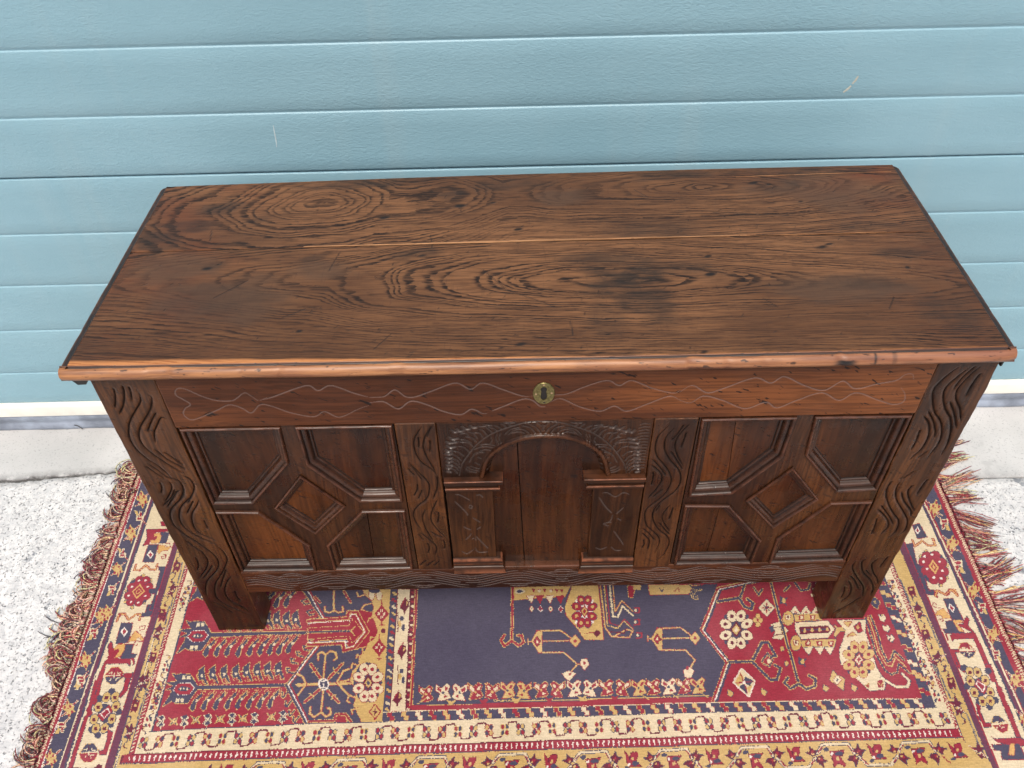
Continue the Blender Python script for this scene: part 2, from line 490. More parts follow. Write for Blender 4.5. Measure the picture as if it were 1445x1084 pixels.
def sliver(name, pts, w, mat, parent, nrm, up=0.0005):
    """a thin raised mark following pts (world), tapering at both ends"""
    n = Vector(nrm).normalized(); V = []; F = []
    P = [Vector(q) for q in pts]
    for i, q in enumerate(P):
        t = (P[min(i + 1, len(P) - 1)] - P[max(i - 1, 0)]).normalized()
        s = n.cross(t).normalized()
        h = w * (0.25 + 0.75 * math.sin(math.pi * (i + 0.4) / (len(P) - 0.2)))
        V += [q - s * h, q + n * up, q + s * h]
    for i in range(len(P) - 1):
        a = 3 * i
        F += [(a, a + 1, a + 4, a + 3), (a + 1, a + 2, a + 5, a + 4)]
    return obj(name, V, F, mat, parent)


SCUFF = plain('bare_scuff', (0.44, 0.55, 0.58), 0.6)
SCUFF2 = plain('tan_scuff', (0.46, 0.48, 0.42), 0.6)
sliver('scratch', [(-0.4563, -0.0002, 0.7576), (-0.4572, -0.0002, 0.743), (-0.4577, -0.0002, 0.728), (-0.4592, -0.0002, 0.7151)], 0.0011, SCUFF, door, (0, -1, 0), 0.0003)
for a, b in (((0.5807, 0.822), (0.574, 0.808)), ((0.573, 0.805), (0.562, 0.793))):
    sliver('scuff', [(a[0], -0.0002, a[1]), ((a[0] + b[0]) / 2 + 0.001, -0.0002, (a[1] + b[1]) / 2), (b[0], -0.0002, b[1])], 0.0022, SCUFF2, door, (0, -1, 0), 0.0003)
# the little dry twig lying against the seal
tw = [(-1.107, 0.5655, GZ + 0.014), (-1.100, 0.5640, GZ + 0.0135), (-1.094, 0.5625, GZ + 0.0095), (-1.089, 0.5610, GZ + 0.0040)]
V = []; F = []
for i, q in enumerate(tw):
    for k in range(5):
        a = 2 * math.pi * k / 5
        V.append((q[0] + 0.0008 * math.cos(a) * .3, q[1] + 0.0011 * math.cos(a), q[2] + 0.0011 * math.sin(a)))
    if i:
        for k in range(5):
            F.append((5 * i - 5 + k, 5 * i - 5 + (k + 1) % 5, 5 * i + (k + 1) % 5, 5 * i + k))
tag(obj('twig', V, F, BLACK_WOOD, None, True), 'tiny dark curled twig on the concrete against the garage door seal', 'twig')
RUG_SHEET={
 'L3':(0.24891,(0.3847073,-0.01346801,-811.4063,-0.007944517,-0.4237443,157.972,4.957184e-06,0.0002006182)),
 'C4':(0.24881,(0.3827443,-0.01339928,-442.2396,-0.007903978,-0.4215821,149.6836,4.931889e-06,0.0001995945)),
 'C5':(0.24881,(0.3809508,-0.0133365,-76.53253,-0.007866943,-0.4196067,141.4729,4.908779e-06,0.0001986592)),
 'R6':(0.24881,(0.3791034,-0.01327182,300.1849,-0.007828793,-0.4175718,133.0149,4.884975e-06,0.0001976959)),
 'A':(0.11834,(0.1753126,-0.006137422,-977.724,-0.003620347,-0.1931019,62.47483,2.259008e-06,9.142247e-05)),
 'B':(0.11834,(0.1634362,-0.00572165,-968.5636,-0.003375091,-0.1800204,-85.19009,2.105973e-06,8.522916e-05)),
 'Cc':(0.10519,(0.1706456,-0.005974038,-956.3037,-0.00352397,-0.1879614,269.8885,2.19887e-06,8.898871e-05)),
 'D':(0.10870,(0.1489932,-0.005216022,680.3299,-0.003076831,-0.1641119,-89.7422,1.919867e-06,7.769738e-05)),
 'E':(0.11834,(0.1767512,-0.006187785,676.3754,-0.003650055,-0.1946865,91.22034,2.277544e-06,9.217267e-05)),
 'F1':(0.11834,(0.1629679,-0.005705253,-743.382,-0.003365418,-0.1795045,-89.53881,2.099939e-06,8.498491e-05)),
 'F2':(0.11834,(0.1625022,-0.005688949,-519.4874,-0.003355801,-0.1789916,-93.86267,2.093937e-06,8.474205e-05)),
 'F3':(0.11834,(0.1607725,-0.005628398,312.0554,-0.003320083,-0.1770864,-109.9215,2.07165e-06,8.384008e-05)),
 'F4':(0.11834,(0.1603193,-0.00561253,529.967,-0.003310723,-0.1765872,-114.1298,2.06581e-06,8.360372e-05)),
 'Z7':(0.19276,(0.3325022,-0.01164039,709.52,-0.006866438,-0.3662418,431.9309,4.284489e-06,0.0001733941)),
 'Z8':(0.21389,(0.3150928,-0.01103091,596.1585,-0.006506922,-0.3470659,60.58622,4.06016e-06,0.0001643154)),
 'Z1':(0.21038,(0.3721619,-0.01302881,-1255.391,-0.007685443,-0.4099259,483.9193,4.795528e-06,0.0001940759)),
 'Z2':(0.21378,(0.3217812,-0.01126506,-1078.18,-0.006645042,-0.354433,96.74758,4.146343e-06,0.0001678033)),
 'px':(0.95000,(3.827066,-0.1339797,-2773.129,-0.07903201,-4.215406,3799.879,4.931404e-05,0.001995749)),
}
FRONT_SHEET={
 'PL1':(0.16598,(0.160281,0.0006142161,-614.9473,-0.005757188,-0.3066371,670.3612,-2.055514e-06,-0.000135879)),
 'PL2':(0.18905,(0.2103274,0.0008060002,-618.763,-0.007554824,-0.402382,428.5469,-2.697332e-06,-0.0001783062)),
 'PR1':(0.18458,(0.1770814,0.0006785976,463.4789,-0.00636065,-0.3387784,673.258,-2.270971e-06,-0.0001501217)),
 'PR2':(0.18908,(0.2111912,0.0008093104,428.6705,-0.007585851,-0.4040346,413.9148,-2.70841e-06,-0.0001790385)),
 'ML':(0.20761,(0.2120064,0.0008124344,-221.1474,-0.007615133,-0.4055942,576.246,-2.718865e-06,-0.0001797296)),
 'MR':(0.20758,(0.2120147,0.0008124662,131.1595,-0.007615431,-0.4056101,573.4683,-2.718971e-06,-0.0001797366)),
 'AL':(0.11073,(0.1126856,0.000431825,-149.1765,-0.004047595,-0.2155814,581.4627,-1.445131e-06,-9.552985e-05)),
 'AR':(0.11073,(0.1129141,0.0004327004,8.583093,-0.004055799,-0.2160184,576.9639,-1.44806e-06,-9.572349e-05)),
 'PiL':(0.12458,(0.1381281,0.0005293237,-151.0273,-0.004961472,-0.264256,431.563,-1.771416e-06,-0.0001170989)),
 'PiR':(0.12458,(0.1384233,0.0005304551,15.31162,-0.004972076,-0.2648208,426.499,-1.775203e-06,-0.0001173491)),
 'BR1':(0.20069,(0.247031,0.0009466528,-524.1125,-0.008873192,-0.4726005,232.9121,-3.168035e-06,-0.0002094218)),
 'BR2':(0.20761,(0.2566838,0.0009836436,-180.2584,-0.009219916,-0.4910675,221.5115,-3.291828e-06,-0.0002176051)),
 'BR3':(0.20761,(0.2551825,0.0009778905,177.1963,-0.009165991,-0.4881954,230.9273,-3.272575e-06,-0.0002163324)),
 'TL':(0.35063,(0.2699032,0.001034302,-537.2813,-0.009694747,-0.5163578,992.5332,-3.461359e-06,-0.0002288119)),
 'TM':(0.35063,(0.2711344,0.00103902,-184.0255,-0.009738972,-0.5187133,984.2841,-3.477148e-06,-0.0002298557)),
 'TR':(0.35043,(0.2721692,0.001042985,156.9002,-0.00977614,-0.5206929,976.3229,-3.490419e-06,-0.0002307329)),
}
# ------------------------------------------------------------------ the chest: measured drawing of the front, millimetres (x, z)
FY = 0.0096                                    # front plane of posts and rails
HZ = 0.6923                                    # lid top at the front edge
LW, LD, LT = 1.30, 0.4826, 0.0230              # lid width, depth, thickness


def sheet(t, pts):
    """drawing-sheet coordinates of a carved line -> millimetres on the front"""
    h = FRONT_SHEET[t][1]
    return [((h[0] * a + h[1] * b + h[2]) / (h[6] * a + h[7] * b + 1), (h[3] * a + h[4] * b + h[5]) / (h[6] * a + h[7] * b + 1)) for a, b in pts]


def curve(pts, step=1.2):
    """Catmull-Rom through pts, evenly sampled"""
    P = [np.array(q, float) for q in pts]
    if len(P) == 2:
        n = max(2, int(np.linalg.norm(P[1] - P[0]) / step)); return np.array([P[0] + (P[1] - P[0]) * k / n for k in range(n + 1)])
    Q = [2 * P[0] - P[1]] + P + [2 * P[-1] - P[-2]]
    out = []
    for i in range(1, len(Q) - 2):
        n = max(2, int(np.linalg.norm(Q[i + 1] - Q[i]) / step))
        for k in range(n):
            t = k / n; a, b, c, d = Q[i - 1], Q[i], Q[i + 1], Q[i + 2]
            out.append(0.5 * (2 * b + (c - a) * t + (2 * a - 5 * b + 4 * c - d) * t * t + (3 * b - a - 3 * c + d) * t ** 3))
    out.append(P[-1])
    return np.array(out)


def gouge(X, Z, D, G, pts, w, dep, taper=True, groove_tint=1.0):
    """cut one tapering gouge (half width w, depth dep, mm) into depth field D, mark its tint (grime, wax, painted sheen) in G"""
    c = curve(pts)
    n = len(c)
    t = np.linspace(0, 1, n)
    hw = w * (np.clip(np.minimum(t, 1 - t) * 7 + 0.30, 0, 1) if taper else np.ones(n))
    xs_, zs_ = X[0, :], Z[:, 0]
    m = w * 1.6
    i0, i1 = np.searchsorted(xs_, [c[:, 0].min() - m, c[:, 0].max() + m]); j0, j1 = np.searchsorted(zs_, [c[:, 1].min() - m, c[:, 1].max() + m])
    if i1 <= i0 or j1 <= j0: return
    x = X[j0:j1, i0:i1]; z = Z[j0:j1, i0:i1]
    best = np.full(x.shape, 9.0); bh = np.full(x.shape, w)
    for k in range(n - 1):
        a, b = c[k], c[k + 1]
        d = b - a; l2 = d @ d + 1e-9
        u = np.clip(((x - a[0]) * d[0] + (z - a[1]) * d[1]) / l2, 0, 1)
        q = np.hypot(x - a[0] - u * d[0], z - a[1] - u * d[1]) / (hw[k] + 1e-6)
        better = q < best
        best = np.where(better, q, best); bh = np.where(better, hw[k] / w, bh)
    cut = np.clip(1 - best ** 2, 0, 1) ** 0.8 * dep * bh
    lip = np.exp(-((best - 1.25) / 0.22) ** 2) * 0.12 * dep
    D[j0:j1, i0:i1] = np.maximum(D[j0:j1, i0:i1], cut) - lip * (D[j0:j1, i0:i1] < 0.05)
    G[j0:j1, i0:i1] = np.maximum(G[j0:j1, i0:i1], np.clip(1.15 - best, 0, 1) ** 0.6 * groove_tint)


def carved(name, x0, x1, z0, z1, res, fn, mat, parent, back, y=FY, seed=0, wob=0.0, edge=1.6, uneven=0.35):
    """a board as a relief: fn fills depth D (mm) and groove tint G; the rim is rounded and drops back to y=back"""
    nx = max(3, int((x1 - x0) / res) + 1); nz = max(3, int((z1 - z0) / res) + 1)
    X, Z = np.meshgrid(np.linspace(x0, x1, nx), np.linspace(z0, z1, nz))
    D = np.zeros_like(X); G = np.zeros_like(X)
    extra = fn(X, Z, D, G) if fn else None
    D += uneven * (vnoise(X / 60, Z / 60, seed + 1, 3) + 0.25 * vnoise(X / 9, Z / 9, seed + 2, 2))
    e = np.minimum(np.minimum(X - x0, x1 - X), np.minimum(Z - z0, z1 - Z))
    rnd = np.clip(1 - e / edge, 0, 1)
    D += edge * (1 - np.sqrt(np.clip(1 - rnd ** 2, 0, 1))) * 0.9
    worn = np.clip(1 - e / (edge * 1.4), 0, 1) * np.clip(0.45 + 0.8 * vnoise(X / 35, Z / 35, seed + 3, 3), 0, 1) * 0.7
    if extra is not None: worn = np.maximum(worn, extra)
    Xw = X.copy()
    if wob:
        k = np.clip(1 - (x1 - X) / 12, 0, 1) - np.clip(1 - (X - x0) / 12, 0, 1)
        Xw = X + k * wob * vnoise(Z / 28, X * 0 + seed, seed + 4, 3)
    co = np.stack([Xw / 1000, y + D / 1000, Z / 1000], -1)
    def skirt(t):
        s = t.copy(); s[:, 1] = back; return s
    me = grid_mesh(name, co, nx, nz, mat, skirt, dict(groove=G, worn=worn), sharp=60)
    return link(bpy.data.objects.new(name, me), parent)


chest = thing('oak_chest', 'dark carved oak coffer with panelled front and plank lid standing on the rug', 'chest')

# --- posts
POST_L = [('PL1', q) for q in (
    [(232, 105), (250, 160), (255, 230), (250, 280)], [(315, 85), (330, 170), (322, 260), (290, 330)], [(365, 95), (385, 150), (395, 210)],
    [(435, 120), (462, 170), (468, 230), (430, 300), (390, 370), (370, 440), (375, 540), (430, 630), (520, 710), (640, 790), (750, 890)],
    [(535, 165), (565, 190), (560, 270), (530, 340), (475, 430), (455, 500), (470, 570), (530, 640), (640, 720), (750, 790), (835, 835)],
    [(605, 315), (565, 390), (530, 480)], [(690, 365), (645, 365), (610, 430), (585, 500), (595, 575)], [(590, 630), (700, 720), (850, 800)],
    [(670, 655), (750, 710), (830, 765)], [(525, 745), (600, 800), (700, 870), (790, 900), (830, 960), (825, 1020), (790, 1084)], [(510, 770), (590, 830), (670, 880)],
    [(830, 850), (900, 900), (925, 970), (890, 1060), (870, 1090)], [(630, 905), (650, 960), (645, 1005)], [(715, 905), (735, 960), (715, 1020), (680, 1075)], [(780, 980), (760, 1030), (730, 1075)])]
POST_L += [('PL2', q) for q in (
    [(245, 5), (220, 70), (160, 130)], [(285, 10), (255, 40), (190, 140)], [(320, 0), (300, 70), (225, 150), (210, 210), (240, 280), (310, 340), (400, 400)],
    [(385, 5), (370, 60), (300, 130), (278, 190), (290, 260), (350, 320), (440, 370), (555, 415)], [(385, 90), (360, 140), (335, 190)],
    [(425, 85), (410, 130), (375, 190), (375, 250), (400, 310), (450, 345), (560, 390)], [(460, 235), (475, 270), (490, 300)],
    [(310, 375), (380, 430), (450, 480), (490, 540), (480, 600), (430, 670)], [(400, 510), (420, 570), (415, 610)],
    [(340, 350), (450, 430), (530, 490), (570, 550), (560, 610), (490, 690), (475, 750), (485, 800)], [(530, 570), (500, 620), (460, 670)],
    [(560, 420), (610, 480), (635, 540), (600, 630), (550, 710), (545, 780), (570, 830), (650, 880), (780, 930)], [(630, 600), (610, 660), (585, 740)],
    [(670, 650), (630, 710), (620, 780), (660, 840), (720, 870), (800, 915)], [(690, 760), (710, 810), (735, 840)], [(520, 840), (600, 880), (680, 930)])]
POST_R = [('PR1', q) for q in (
    [(610, 70), (500, 165), (430, 240), (415, 310), (430, 420), (475, 490), (485, 570), (460, 660), (370, 770)], [(700, 70), (600, 155), (520, 230), (497, 300), (510, 390), (550, 470), (555, 560), (530, 660), (480, 740)],
    [(745, 65), (640, 160), (580, 240)], [(775, 68), (670, 170), (605, 250), (595, 320), (625, 400), (630, 490)], [(785, 118), (725, 200), (672, 290)], [(545, 335), (580, 430), (598, 540)],
    [(380, 410), (420, 490), (435, 560), (430, 610)], [(342, 445), (385, 510), (385, 600), (330, 700), (240, 780)], [(322, 550), (290, 640), (252, 705)], [(370, 720), (340, 742), (310, 765)],
    [(275, 870), (200, 920), (170, 930)], [(385, 925), (340, 980), (297, 1045)], [(105, 945), (65, 1010), (55, 1084)], [(160, 960), (135, 1010), (135, 1084)], [(265, 975), (230, 1020), (230, 1084)])]
POST_R += [('PR2', q) for q in (
    [(620, 0), (590, 80), (600, 160), (640, 240), (680, 300), (660, 370), (600, 420)], [(690, 0), (660, 70), (665, 140), (710, 220), (745, 290), (730, 360), (680, 400)], [(700, 75), (720, 150), (770, 220), (770, 260)],
    [(790, 25), (750, 80), (765, 150), (795, 220)], [(880, 0), (850, 50), (820, 90)], [(545, 175), (600, 250), (640, 320)], [(520, 205), (590, 280), (600, 340), (550, 390)], [(520, 270), (505, 330), (475, 395)],
    [(360, 590), (335, 650), (370, 720), (415, 790), (410, 860)], [(440, 570), (405, 610), (415, 680), (470, 740), (490, 800), (470, 850)], [(530, 570), (480, 620), (490, 680), (520, 730), (522, 760)], [(605, 555), (570, 600), (540, 640)],
    [(310, 700), (350, 740), (378, 800)], [(300, 735), (325, 790), (310, 850), (250, 895)], [(278, 780), (270, 830), (250, 865)], [(435, 660), (460, 695)], [(190, 980), (290, 930), (400, 860)])]


def cut_lines(lines, w, dep, groove_tint=1.0, scoop=0.0):
    def fn(X, Z, D, G):
        if scoop:                                  # broad shallow hollow either side of the knife line
            for t, q in lines: gouge(X, Z, D, G, sheet(t, q), w * 3.0, scoop, True, 0.0)
        for i, (t, q) in enumerate(lines):
            gouge(X, Z, D, G, sheet(t, q), w * (0.9 + 0.25 * ((i * 37) % 10) / 10), dep, True, groove_tint)
    return fn


post_l = carved('corner_post', -613, -524.5, -1, 669.5, 1.2, cut_lines(POST_L, 1.55, 3.0, 1.1, 1.0), OAK_V, chest, FY + 0.056, seed=20, wob=1.0)
post_r = carved('corner_post', 549.5, 633, -1, 669.5, 1.2, cut_lines(POST_R, 1.6, 3.2, 1.15, 1.0), OAK_V, chest, FY + 0.056, seed=30, wob=1.6)
for x0, x1 in ((-0.613, -0.5245), (0.5495, 0.633)):
    v, f = box(x0, x1, 0.392, 0.452, -0.001, 0.669, 0.002)
    obj('corner_post', v, f, OAK_V, chest)
for s, px in ((0, post_l), (1, post_r)):      # inner cheeks and feet of the front posts, closing the relief shells
    x0, x1 = ((-0.6125, -0.525), (0.550, 0.6325))[s]
    v, f = box(x0, x1, FY + 0.0555, FY + 0.0575, 0.0, 0.656)
    obj('post_back', v, f, OAK_V, px)
VERD = plain('old_paint_drip', (0.16, 0.26, 0.24), 0.6)
V = []; F = []
for i, (y, z, w) in enumerate(((0.045, 0.130, 1.5), (0.047, 0.115, 1.8), (0.044, 0.098, 2.3), (0.042, 0.088, 1.6), (0.0445, 0.080, 0.6))):
    V += [(-0.52435, y - w / 1000, z), (-0.5237, y, z), (-0.52435, y + w / 1000, z)]
    if i: a = 3 * i - 3; F += [(a, a + 3, a + 4, a + 1), (a + 1, a + 4, a + 5, a + 2)]
obj('paint_drip', V, F, VERD, post_l)

# --- top rail with the doubled wavy line
TOPL = [('TL', q) for q in (
    [(905, 972), (870, 985), (840, 968), (810, 955), (765, 985), (700, 985), (640, 968), (580, 942), (548, 936), (533, 948), (538, 966), (560, 978), (590, 996), (592, 1006), (575, 1016), (566, 1034), (576, 1052), (610, 1062), (700, 1025), (750, 1003), (800, 1015), (840, 1035), (875, 1003), (920, 1008), (1000, 1035), (1090, 1050), (1135, 1030), (1195, 1052), (1270, 1020), (1312, 1005)],
    [(880, 983), (930, 970), (1010, 940), (1070, 925), (1110, 945), (1160, 925), (1250, 955), (1312, 972)])]
TOPL += [('TM', q) for q in (
    [(0, 972), (60, 970), (105, 943), (150, 970), (190, 970), (260, 945), (350, 915), (410, 940), (460, 915), (550, 945), (620, 967), (665, 967)], [(750, 962), (800, 958), (870, 930), (960, 905), (1010, 925), (1060, 905), (1140, 935), (1225, 955), (1256, 944)],
    [(0, 995), (60, 990), (120, 1018), (170, 988), (230, 1000), (300, 1028), (370, 1042), (415, 1020), (460, 1038), (480, 1036)], [(495, 1028), (540, 1010), (620, 980), (660, 985), (690, 1008), (710, 1010)], [(730, 992), (775, 978), (850, 1010), (930, 1028), (990, 1008), (1040, 1028), (1120, 1000), (1210, 968), (1256, 984)])]
TOPL += [('TR', q) for q in (
    [(0, 950), (50, 925), (110, 955), (180, 935), (300, 895), (365, 915), (420, 890), (500, 925), (580, 945), (655, 908), (705, 938), (790, 920), (870, 905), (905, 882), (935, 880), (940, 900)],
    [(0, 985), (40, 995), (95, 968), (170, 985), (260, 1018), (345, 993), (390, 1015), (470, 985), (570, 955), (640, 985), (710, 955), (800, 985), (860, 1002), (900, 990), (905, 960), (890, 935)])]
top_rail = carved('top_rail', -523.8, 548.8, 563.5, 670, 1.15, cut_lines(TOPL, 1.0, 1.2, .8), OAK_RED, chest, FY + 0.028, seed=40, uneven=0.3, edge=1.2)

# --- bottom rail: running waves, several parallel gouges, nested short ones in crest and trough
CREST = [-640, -505, -361, -201, -30, 129, 317, 516, 660]


def bottom_cut(X, Z, D, G):
    def zc(x):
        k = np.interp(x, CREST, np.arange(len(CREST)))
        return np.interp(x, [-523, 548], [161.5, 157.0]) + 10.5 * np.cos(2 * np.pi * k), k
    r = np.random.default_rng(5)
    for off in (-16.5, -9.0, -1.8, 5.4, 12.6, 19.0):
        x = np.arange(-520, 546, 3.0)
        c, k = zc(x)
        z = c + off
        lo, hi = np.interp(x, [-523, 548], [134.5, 130.5]), np.interp(x, [-523, 548], [189, 185])
        ok = (z > lo) & (z < hi)
        if off in (-9.0, 12.6): ok &= ~(np.abs((k % 1) - (0.5 if off < 0 else 0.0)) < 0.03)
        if abs(off) < 9: ok &= r.random(len(x)) > 0.006
        run = []
        for i in range(len(x) + 1):
            if i < len(x) and ok[i]: run.append((x[i], z[i] + 0.4 * math.sin(x[i] * .13 + off)))
            else:
                if len(run) > 6: gouge(X, Z, D, G, run[::3] + [run[-1]], 1.05, 1.5, True, 0.85)
                run = []
    for i in range(1, len(CREST) - 1):
        for xm, s in ((CREST[i], -1), ((CREST[i] + CREST[i + 1]) / 2, 1)):
            if -490 < xm < 515:
                b = np.interp(xm, [-523, 548], [161.5, 157.0])
                for dz, l in ((18.5, 30), (25, 17)):
                    z = b + s * dz
                    gouge(X, Z, D, G, [(xm - l, z - s * 2.2), (xm, z + s * 0.2), (xm + l, z - s * 2.6)], 1.1, 1.2, True, 0.85)


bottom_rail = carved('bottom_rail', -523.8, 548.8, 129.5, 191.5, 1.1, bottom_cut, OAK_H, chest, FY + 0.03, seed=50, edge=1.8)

# --- muntins
MUN_L = [('ML', q) for q in (
    [(265, 60), (215, 150), (220, 230), (260, 300), (330, 350), (370, 390)], [(315, 75), (285, 140), (275, 200), (300, 270), (360, 370)], [(240, 130), (246, 170), (245, 200)], [(320, 150), (322, 190), (320, 235)],
    [(180, 305), (240, 370), (300, 430), (318, 480), (300, 550), (240, 600), (210, 650), (225, 710), (260, 755)], [(170, 345), (190, 368), (215, 390)], [(190, 320), (230, 375), (265, 420)], [(370, 390), (372, 470), (345, 550)],
    [(235, 450), (234, 490), (215, 530)], [(270, 490), (255, 525), (240, 550)], [(290, 620), (272, 680), (290, 750), (345, 840)], [(375, 550), (335, 640), (330, 700), (370, 760), (425, 810)], [(325, 775), (365, 798), (410, 815)],
    [(240, 790), (275, 830)], [(255, 780), (330, 840), (365, 880), (360, 930)], [(410, 830), (422, 860), (420, 890)], [(305, 850), (318, 885), (308, 920)], [(380, 640), (378, 680), (376, 715)], [(255, 1005), (275, 985), (300, 970)], [(300, 1010), (325, 990), (350, 970)], [(350, 1005), (385, 975)], [(330, 60), (300, 130)])]
MUN_R = [('MR', q) for q in (
    [(290, 70), (215, 150), (192, 220), (205, 290), (270, 370), (300, 440), (280, 510), (230, 570), (140, 640), (120, 690), (135, 760), (200, 820), (220, 870), (190, 940)],
    [(320, 95), (265, 160), (255, 240), (290, 310), (350, 380), (365, 450), (330, 520), (240, 590), (185, 650), (175, 710), (210, 780), (270, 830), (285, 880), (250, 950), (210, 985)],
    [(390, 70), (340, 140), (305, 175)], [(425, 65), (350, 150), (325, 220), (345, 290), (378, 350)], [(405, 120), (388, 170), (368, 225)], [(295, 250), (335, 310), (375, 375)], [(170, 305), (220, 360), (262, 415)],
    [(165, 345), (225, 400), (235, 450), (200, 510), (145, 570)], [(175, 390), (178, 425), (165, 480)], [(240, 510), (210, 538), (180, 560)], [(290, 620), (245, 680), (245, 730), (290, 800)], [(315, 630), (300, 675), (285, 715)],
    [(215, 735), (255, 785), (290, 820)], [(105, 775), (150, 815), (185, 855)], [(100, 805), (150, 860), (140, 920)], [(222, 620), (195, 660)], [(110, 850), (115, 885), (100, 910)])]
mun_l = carved('muntin', -206.5, -146.8, 192, 563, 1.0, cut_lines(MUN_L, 1.25, 2.0, 1.1, .7), OAK_V, chest, FY + 0.026, seed=60)
mun_r = carved('muntin', 172.5, 236.5, 187, 562.5, 1.0, cut_lines(MUN_R, 1.3, 2.2, 1.15, .7), OAK_V, chest, FY + 0.026, seed=70)
v, f = box(-0.522, 0.547, FY + 0.024, FY + 0.034, 0.140, 0.650)
obj('front_backing', v, f, DARK, chest)

# --- framed panels with mitred mouldings
PROF = [(0, 2.6, 0), (0.3, 0.2, .5), (0.9, -1.4, 1), (2.2, -2.5, 1), (3.6, -2.4, .8), (5.0, -1.2, .4), (5.9, 0.8, 0), (6.4, 3.2, 0), (8.0, 3.4, .1), (10.0, 3.8, .3), (11.8, 5.2, .3), (13.0, 7.4, .1), (13.8, 9.8, 0), (14.4, 10.6, 0),
        (16.4, 10.8, .2), (17.3, 11.6, .2), (17.9, 13.6, 0), (18.8, 13.9, 0), (19.2, 15.0, 0)]


def moulding(poly, prof, parent, scale=1.0, seed=0):
    """mitred moulding running round inside poly (mm, counter-clockwise seen from the front)"""
    P = [np.array(q, float) for q in poly]; n = len(P)
    dirs = [(P[(i + 1) % n] - P[i]) / np.linalg.norm(P[(i + 1) % n] - P[i]) for i in range(n)]
    V = []; F = []; W = []; G = []
    m = len(prof)
    for i in range(n):                           # each run has its own ends, so the mitres stay crisp
        a, b = P[i], P[(i + 1) % n]
        nin = np.array([-dirs[i][1], dirs[i][0]])
        def mit(d0, d1):
            n0 = np.array([-d0[1], d0[0]]); n1 = np.array([-d1[1], d1[0]])
            s = (n0 + n1); return s / (1 + n0 @ n1)
        ma = mit(dirs[i - 1], dirs[i]); mb = mit(dirs[i], dirs[(i + 1) % n])
        seg = max(2, int(np.linalg.norm(b - a) / 9))
        base = len(V)
        for k in range(seg + 1):
            u = k / seg
            for t, d, w in prof:
                t *= scale
                q = (a + ma * t) * (1 - u) + (b + mb * t) * u
                wob = 0.18 * math.sin(q[0] * .11 + seed) * math.sin(q[1] * .09 + t)
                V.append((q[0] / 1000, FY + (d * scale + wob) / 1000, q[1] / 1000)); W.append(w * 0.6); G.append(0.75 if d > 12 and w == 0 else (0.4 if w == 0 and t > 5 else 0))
        for k in range(seg):
            for j in range(m - 1):
                c = base + k * m + j
                F.append((c, c + 1, c + m + 1, c + m))
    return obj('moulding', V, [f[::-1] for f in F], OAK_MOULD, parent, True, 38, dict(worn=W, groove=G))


def plate(poly, holes, y, name, mat, parent, th=0.004):
    """flat plate with holes: tessellated, in mm"""
    loops = [[Vector((a, b, 0)) for a, b in poly]] + [[Vector((a, b, 0)) for a, b in h] for h in holes]
    tris = geometry.tessellate_polygon(loops)
    flat = [q for l in loops for q in l]
    V = [(q.x / 1000, y, q.y / 1000) for q in flat]
    F = []
    for t in tris:
        a, b, c = (flat[i] for i in t)
        F.append(t if (b - a).cross(c - a).z > 0 else (t[0], t[2], t[1]))
    return obj(name, V, F, mat, parent)


def inset(poly, t):
    P = [np.array(q, float) for q in poly]; n = len(P); out = []
    for i in range(n):
        d0 = (P[i] - P[i - 1]) / np.linalg.norm(P[i] - P[i - 1]); d1 = (P[(i + 1) % n] - P[i]) / np.linalg.norm(P[(i + 1) % n] - P[i])
        n0 = np.array([-d0[1], d0[0]]); n1 = np.array([-d1[1], d1[0]])
        out.append(P[i] + (n0 + n1) / (1 + n0 @ n1) * t)
    return out


def split_poly(poly, a, b, gapw):
    """cut a convex polygon along line a-b, leaving a shrinkage gap"""
    a = np.array(a, float); b = np.array(b, float); n = np.array([-(b - a)[1], (b - a)[0]]); n /= np.linalg.norm(n)
    res = []
    for s in (1, -1):
        out = []
        dist = [s * ((q - a) @ n) - gapw / 2 for q in poly]
        for i in range(len(poly)):
            p0, p1, d0, d1 = poly[i], poly[(i + 1) % len(poly)], dist[i], dist[(i + 1) % len(poly)]
            if d0 >= 0: out.append(p0)
            if (d0 >= 0) != (d1 >= 0): out.append(p0 + (p1 - p0) * d0 / (d0 - d1))
        res.append(out)
    return res


def field(poly, parent, cracks=()):
    polys = [inset(poly, 18.5)]
    for (a, b, g) in cracks:
        polys = [q for P in polys for q in split_poly(P, a, b, g) if len(q) > 2]
    for q in polys:
        V = [(c[0] / 1000, FY + 0.0141, c[1] / 1000) for c in q] + [(c[0] / 1000, FY + 0.0190, c[1] / 1000) for c in q]
        n = len(q)
        obj('field_board', V, [tuple(range(n))] + [(i, i + n, (i + 1) % n + n, (i + 1) % n) for i in range(n)], OAK_FIELD, parent)


def ccw(p):
    s = sum(p[i][0] * p[(i + 1) % len(p)][1] - p[(i + 1) % len(p)][0] * p[i][1] for i in range(len(p)))
    return list(p) if s > 0 else list(p)[::-1]


